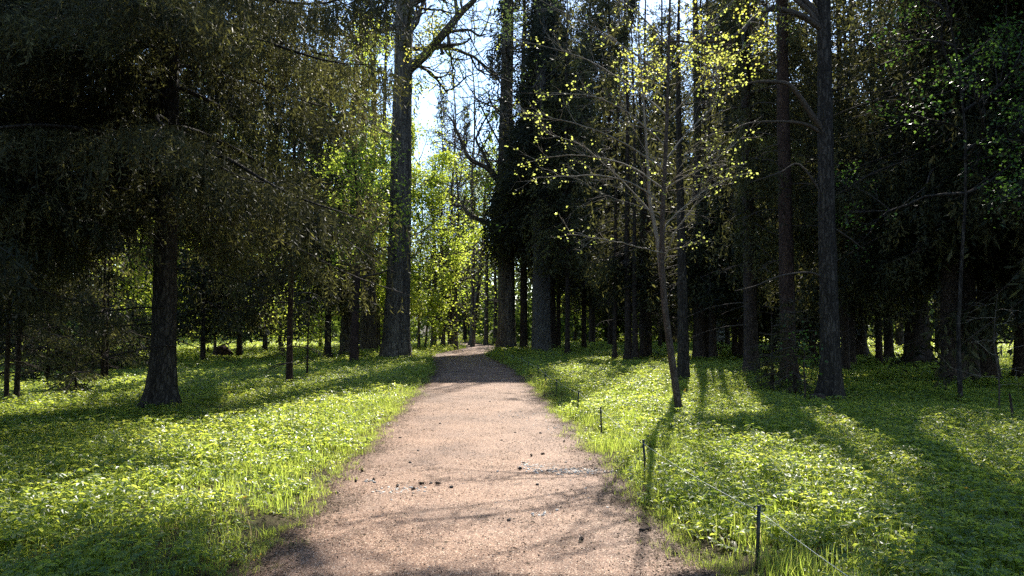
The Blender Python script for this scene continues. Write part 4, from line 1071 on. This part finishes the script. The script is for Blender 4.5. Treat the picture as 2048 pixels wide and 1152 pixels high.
# --- far wood: one mass
rng = np.random.default_rng(500)
fol, wood = MB(), MB()
for k in range(210):
    y = rng.uniform(72, 135); x = rng.uniform(-0.78 * y - 8, 0.85 * y + 8)
    px, py, w = proj(np.array([[x, y, 10.0]]))
    gap = 800 < px[0] < 1000
    H = rng.uniform(9, 15) if gap else rng.uniform(24, 34)
    O = np.array([x, y, float(gh(x, y))]); h0 = rng.uniform(1.5, 5); broad = rng.uniform() < 0.35
    tube(wood, np.array([[x, y, O[2] - 0.3], [x, y, H * 0.5], [x, y, H]]), np.array([0.28, 0.2, 0.03]) * H / 28, 7)
    n = 800
    f = rng.uniform(0, 1, n) ** (0.8 if broad else 1.3); hh = h0 + (H - h0) * f
    Rm = (4.2 * np.sin(np.clip(f * 0.9 + 0.1, 0, 1) * math.pi) ** 0.7 + 0.3) if broad else 3.6 * (1 - f) ** 0.8 + 0.2
    a = rng.uniform(0, 6.28, n); rr = Rm * np.sqrt(rng.uniform(0.05, 1, n))
    Q = O + np.stack([rr * np.cos(a), rr * np.sin(a), hh - 0.25 * rr], 1)
    keep = rng.uniform(size=n) < np.maximum(sun_keep(Q), 0.15)
    qx, qy, w = proj(Q); keep &= ~(inside(qx, qy, SKY_GAP) & (rng.uniform(size=n) < 0.93))
    Q = Q[keep]; n = len(Q)
    D = unit(rdir(rng, n) + np.array([0, 0, -0.6]))
    blades(fol, Q, D, rdir(rng, n), rng.uniform(0.5, 1.1, n), rng.uniform(0.18, 0.4, n) * (1.4 if broad else 1), np.clip(rng.normal(0.65 if broad else 0.3, 0.18, n), 0, 1), 0.5)
for k in range(420):
    y = rng.uniform(62, 125); x = rng.uniform(-0.78 * y - 8, 0.85 * y + 8)
    if abs(x - path_x(y)) < 3.2: continue
    H = rng.uniform(2.0, 6.0); O = np.array([x, y, float(gh(x, y))]); n = 260
    v = rdir(rng, n) * rng.uniform(0.3, 1.0, n)[:, None] ** 0.5
    Q = O + v * np.array([H * 0.55, H * 0.55, H * 0.5]) + np.array([0, 0, H * 0.48])
    blades(fol, Q, rdir(rng, n), rdir(rng, n), rng.uniform(0.3, 0.6, n), rng.uniform(0.2, 0.4, n), np.clip(rng.normal(0.72, 0.18, n), 0, 1), 0.5)
w_ = tag(put('distant_wood', fol.mesh('distant_wood', M['far'])), 'far-off mixed wood closing the view behind all the trees', kind='stuff')
w2 = tag(put('distant_trunks', wood.mesh('distant_trunks', M['bark'], True)), 'mass of far-off trunks in the distant wood', kind='stuff')

rng = np.random.default_rng(501)
fol, wood = MB(), MB()
for k in range(40):
    if k < 22: x, y = rng.uniform(-34, 34), rng.uniform(-34, -5)
    else: x, y = rng.choice([-1, 1]) * rng.uniform(13, 34), rng.uniform(-6, 9)
    if abs(x) < 3.5 or abs(x - 0.047 * y) < 0.85 * y + 6.5: continue
    H = rng.uniform(22, 29); O = np.array([x, y, 0.05]); h0 = rng.uniform(2, 5); n = 900
    tube(wood, np.array([[x, y, -0.2], [x, y, H * 0.5], [x, y, H]]), np.array([0.26, 0.18, 0.03]), 8)
    f = rng.uniform(0, 1, n) ** 1.2; Rm = 4.0 * (1 - f) ** 0.8 + 0.2; a = rng.uniform(0, 6.28, n); rr = Rm * np.sqrt(rng.uniform(0.03, 1, n))
    Q = O + np.stack([rr * np.cos(a), rr * np.sin(a), h0 + (H - h0) * f - 0.25 * rr], 1)
    blades(fol, Q, unit(rdir(rng, n) + np.array([0, 0, -0.7])), rdir(rng, n), rng.uniform(0.6, 1.3, n), rng.uniform(0.2, 0.4, n), np.clip(rng.normal(0.3, 0.15, n), 0, 1), 0.5)
tag(put('surrounding_wood', fol.mesh('surrounding_wood', M['far'], False, wood, M['bark'])), 'spruce wood closing in behind and beside the viewer, outside the photo', kind='stuff')

# ------------------------------------------------------------------ rope fence
post_y = [2.0, 4.86, 7.76, 10.75, 13.6, 16.5, 19.4, 22.3, 25.2, 28.1, 31.0, 34.0]
post_px = [None, (1499, 1140), (1293, 960)]
ords = ['nearest of all, below the border', 'nearest in view, with looped clips', 'second in view from the viewer', 'third in view from the viewer', 'fourth in view from the viewer',
        'fifth in view from the viewer', 'sixth in view from the viewer', 'seventh in view, before the shaded stretch', 'eighth in view, where shade starts', 'ninth in view, in tree shade', 'tenth in view, in tree shade', 'last in view, beside the bend']
tops = []
for i, y in enumerate(post_y):
    x = 1.80 + (0.04 * math.sin(i * 2.1)) + float(path_x(y)); z = float(gh(x, y))
    p = thing('fence_post', 'thin black rope fence post right of the path, ' + ords[i], 'fence post', (x, y, z), 'rope fence posts along the path')
    tilt = np.array([0.03 * math.sin(i * 1.7 + 0.8), 0.02 * math.cos(i)])
    if i == 1: tilt = np.array([0.022, 0.0])
    hgt = 0.41 + 0.015 * math.sin(i * 3)
    mb = MB()
    Pp = np.array([[0, 0, -0.25], [0, 0, 0], [tilt[0] * 0.5, tilt[1] * 0.5, hgt * 0.5], [tilt[0], tilt[1], hgt], [tilt[0], tilt[1], hgt + 0.001]])
    tube(mb, Pp, [0.011, 0.012, 0.012, 0.0125, 0.001], 10)
    put('shaft', mb.mesh('shaft', M['post'], True), p)
    tx, ty = tilt
    for sgn, zc, r in ((1, hgt - 0.018, 0.020), (-1, hgt - 0.018, 0.017), (-1, hgt - 0.068, 0.020)):
        mb = MB(); a = np.linspace(math.pi * 0.95, -math.pi * 0.35, 10) if zc > hgt - 0.05 else np.linspace(math.pi * 0.0, math.pi * 1.25, 10) + 0.3
        P = np.stack([tx + sgn * (0.010 + r * 0.5 + r * np.cos(a)) if zc > hgt - 0.05 else tx - 0.012 - r * (0.6 + np.cos(a - 0.3) * 0.9) * 0.8, np.full(10, ty), zc + r * np.sin(a) * (1 if zc > hgt - 0.05 else -1)], 1)
        tube(mb, P, 0.0045, 6)
        put('clip', mb.mesh('clip', M['post'], True), p)
    tops.append(np.array([x + tx, y + ty, z + hgt - 0.035]))
mb = MB()
for a, b_ in zip(tops[:-1], tops[1:]):
    t = np.linspace(0, 1, 14)[:, None]
    P = a + (b_ - a) * t - np.array([0, 0, 1.0]) * 0.03 * 4 * t * (1 - t)
    tube(mb, P, 0.0016, 6)
tag(put('rope', mb.mesh('rope', M['cord'], True)), 'thin white cord strung along the black fence posts', 'rope')

# ------------------------------------------------------------------ stones, chips, cones on the path
def pebble(rng, n=1):
    mb = MB(); nt_, np_ = 5, 8
    t_, p_ = np.meshgrid(np.linspace(0.06, math.pi - 0.06, nt_), np.arange(np_) * 2 * math.pi / np_, indexing='ij')
    q = 1 + 0.22 * rng.normal(size=t_.shape)
    V = np.stack([q * np.sin(t_) * np.cos(p_), q * np.sin(t_) * np.sin(p_) * rng.uniform(0.55, 0.9), 0.5 * q * np.cos(t_)], -1).reshape(-1, 3)
    i_, j_ = np.meshgrid(np.arange(nt_ - 1) * np_, np.arange(np_), indexing='ij'); k_ = (j_ + 1) % np_
    mb.add(V, np.stack([i_ + j_, i_ + np_ + j_, i_ + np_ + k_, i_ + k_], -1).reshape(-1, 4))
    return mb
rng = np.random.default_rng(61)
chips = [pebble(rng).mesh('chip', M['chips']) for _ in range(5)]
pale = [pebble(rng).mesh('pale_chip', M['pale_chips']) for _ in range(4)]
def strew(rng, n, y0, y1, smin, smax, fn=None):
    y = y0 + (y1 - y0) * rng.uniform(size=n) ** 1.5; u = rng.uniform(-1, 1, n)
    x = path_x(y) + u * (path_w(y) + 0.06)
    z = 0.006 + 0.022 * (1 - u ** 2) + 0.0
    s = smin + (smax - smin) * rng.uniform(size=n) ** 3
    P = np.stack([x, y, z], 1); Rr = np.stack([rng.normal(size=n) * 0.3, rng.normal(size=n) * 0.3, rng.uniform(0, 6.28, n)], 1)
    return P, Rr, s
scatter('gravel', *strew(rng, 42000, 2.5, 24, 0.002, 0.0065), chips, 'loose reddish gravel strewn over the path', 7)
def patchy(rng, spots):
    Ps, Ss = [], []
    for px, py, rx, ry, n in spots:
        c = gp(px, py); Ps.append(np.stack([c[0] + rng.normal(size=n) * rx, c[1] + rng.normal(size=n) * ry, np.full(n, 0.022)], 1)); Ss.append(rng.uniform(0.006, 0.021, n))
    P = np.concatenate(Ps); n = len(P)
    P[:, 2] = 0.004 + 0.022 * np.clip(1 - (P[:, 0] / 1.55) ** 2, 0, 1)
    m = off_path(P[:, 0], P[:, 1]) < 0.12
    return P[m], np.stack([rng.normal(size=n) * 0.3, rng.normal(size=n) * 0.3, rng.uniform(0, 6.28, n)], 1)[m], np.concatenate(Ss)[m]
scatter('pale_gravel', *patchy(rng, [(1075, 936, 0.12, 0.12, 70), (1130, 945, 0.22, 0.08, 130), (1185, 945, 0.2, 0.08, 110), (800, 985, 0.12, 0.08, 60), (1090, 985, 0.9, 0.5, 30), (740, 965, 0.05, 0.04, 12), (770, 850, 0.2, 0.2, 40), (1130, 860, 0.25, 0.6, 60), (1085, 1035, 0.05, 0.03, 14), (1040, 835, 0.3, 0.5, 40)]), pale,
        'pale grey loose stones washed together on the path', 8)

def cone_mesh(rng):               # a spruce cone: spindle with rows of scales
    mb = MB(); n = 9; z = np.linspace(0, 1, n); r = 0.21 * np.sin(np.clip(z * 0.92 + 0.06, 0, 1) * math.pi) ** 0.6
    tube(mb, np.stack([z - 0.5, 0.04 * np.sin(z * 3), 0 * z + 0.16], 1), r * 0.85, 9, 0.5)
    k = 70; zz = rng.uniform(0.05, 0.95, k); a = rng.uniform(0, 6.28, k); rr = np.interp(zz, z, r) * 0.8
    P = np.stack([zz - 0.5, rr * np.cos(a), 0.16 + rr * np.sin(a)], 1)
    D = unit(np.stack([np.full(k, 0.8), np.cos(a) * 0.6, np.sin(a) * 0.6], 1)); Nn = unit(np.stack([np.zeros(k), np.cos(a), np.sin(a)], 1))
    blades(mb, P, D, Nn, 0.17, 0.15, 0.5, 0.6)
    return mb
def litter_mesh(rng):
    mb = MB(); n = 26
    P = np.stack([rng.normal(size=n) * 0.09, rng.normal(size=n) * 0.09, rng.uniform(0.002, 0.012, n)], 1)
    a = rng.uniform(0, 6.28, n); D = unit(np.stack([np.cos(a), np.sin(a), rng.normal(size=n) * 0.15], 1))
    thin = rng.uniform(size=n) < 0.6
    blades(mb, P, D, unit(np.array([0, 0, 1.0]) + rng.normal(size=(n, 3)) * 0.25), np.where(thin, 0.045, 0.022) * rng.uniform(0.5, 1.3, n), np.where(thin, 0.003, 0.013), rng.uniform(0, 1, n), 0.5)
    return mb
lit_m = [litter_mesh(rng).mesh('litter_flakes', M['litter']) for _ in range(4)]
n = 5200; y = 2.5 + 32 * rng.uniform(size=n) ** 1.6; sd_ = rng.choice([-1, 1], n); u = sd_ * (1.04 - np.abs(rng.normal(size=n)) * np.where(rng.uniform(size=n) < 0.75, 0.10, 0.6))
x = path_x(y) + u * path_w(y)
scatter('leaf_litter', np.stack([x, y, np.maximum(gh(x, y), 0.008 + 0.022 * np.clip(1 - u * u, 0, 1))], 1), np.stack([0 * x, 0 * x, rng.uniform(0, 6.28, n)], 1), rng.uniform(0.6, 1.4, n), lit_m,
        'brown needles, twigs and leaf crumbs gathered along the edges of the gravel path', 9)
n = 1500; y = 2.5 + 26 * rng.uniform(size=n) ** 1.4; sd_ = rng.choice([-1, 1], n); x = path_x(y) + sd_ * (path_w(y) + 0.08 - np.abs(rng.normal(size=n)) * 0.11)
scatter('edge_grass', np.stack([x, y, np.full(n, 0.0)], 1), np.stack([rng.normal(size=n) * 0.2, rng.normal(size=n) * 0.2, rng.uniform(0, 6.28, n)], 1), rng.uniform(0.25, 0.75, n), edge_m,
        'sparse short grass creeping into the gravel along the path edges', 10)
cones = [cone_mesh(rng).mesh('spruce_cone', M['cone'], False) for _ in range(3)]
stones = [pebble(rng).mesh('stone', M['stone'], False) for _ in range(3)]
def lay(px, py, me, size, name, label, cat, group=None):
    g = gp(px, py); u = g[0] / 1.49
    o = put(name, me, None, (g[0], g[1], 0.010 + 0.022 * max(0, 1 - u * u) if abs(u) < 1.05 else 0.03), rng.uniform(0, 6.28))
    o.scale = (size, size, size)
    return tag(o, label, cat, group)
for i, (px, py) in enumerate([(1162, 1089), (842, 974), (876, 974), (1128, 886), (1349, 1113), (1285, 1066), (1296, 1064), (724, 946), (712, 966), (1063, 916), (1040, 944), (748, 964), (1085, 913), (795, 978), (826, 985)]):
    lay(px, py, cones[i % 3], 0.055 if i else 0.07, 'spruce_cone', 'dark fallen spruce cone lying on the reddish gravel' if i else 'dark spruce cone alone on the gravel at lower right of the path', 'spruce cone', 'fallen cones on the path' if i else None)
for i, (px, py) in enumerate([(659, 967), (1003, 885), (1030, 869), (1081, 869), (637, 1029), (757, 855), (774, 860), (880, 850), (1095, 946), (1213, 948), (674, 988), (1048, 931), (902, 980), (820, 929), (718, 929), (1075, 974), (1018, 1047), (1127, 853), (1142, 872), (836, 905), (935, 822), (980, 806), (800, 878), (862, 972), (1192, 940)]):
    lay(px, py, stones[i % 3], 0.032 if i == 0 else 0.021, 'stone', 'dark rounded stone at the left edge of the path beside the shaded grass' if i == 0 else 'small dark stone lying on the reddish gravel path', 'stone', None if i == 0 else 'small dark stones on the path')
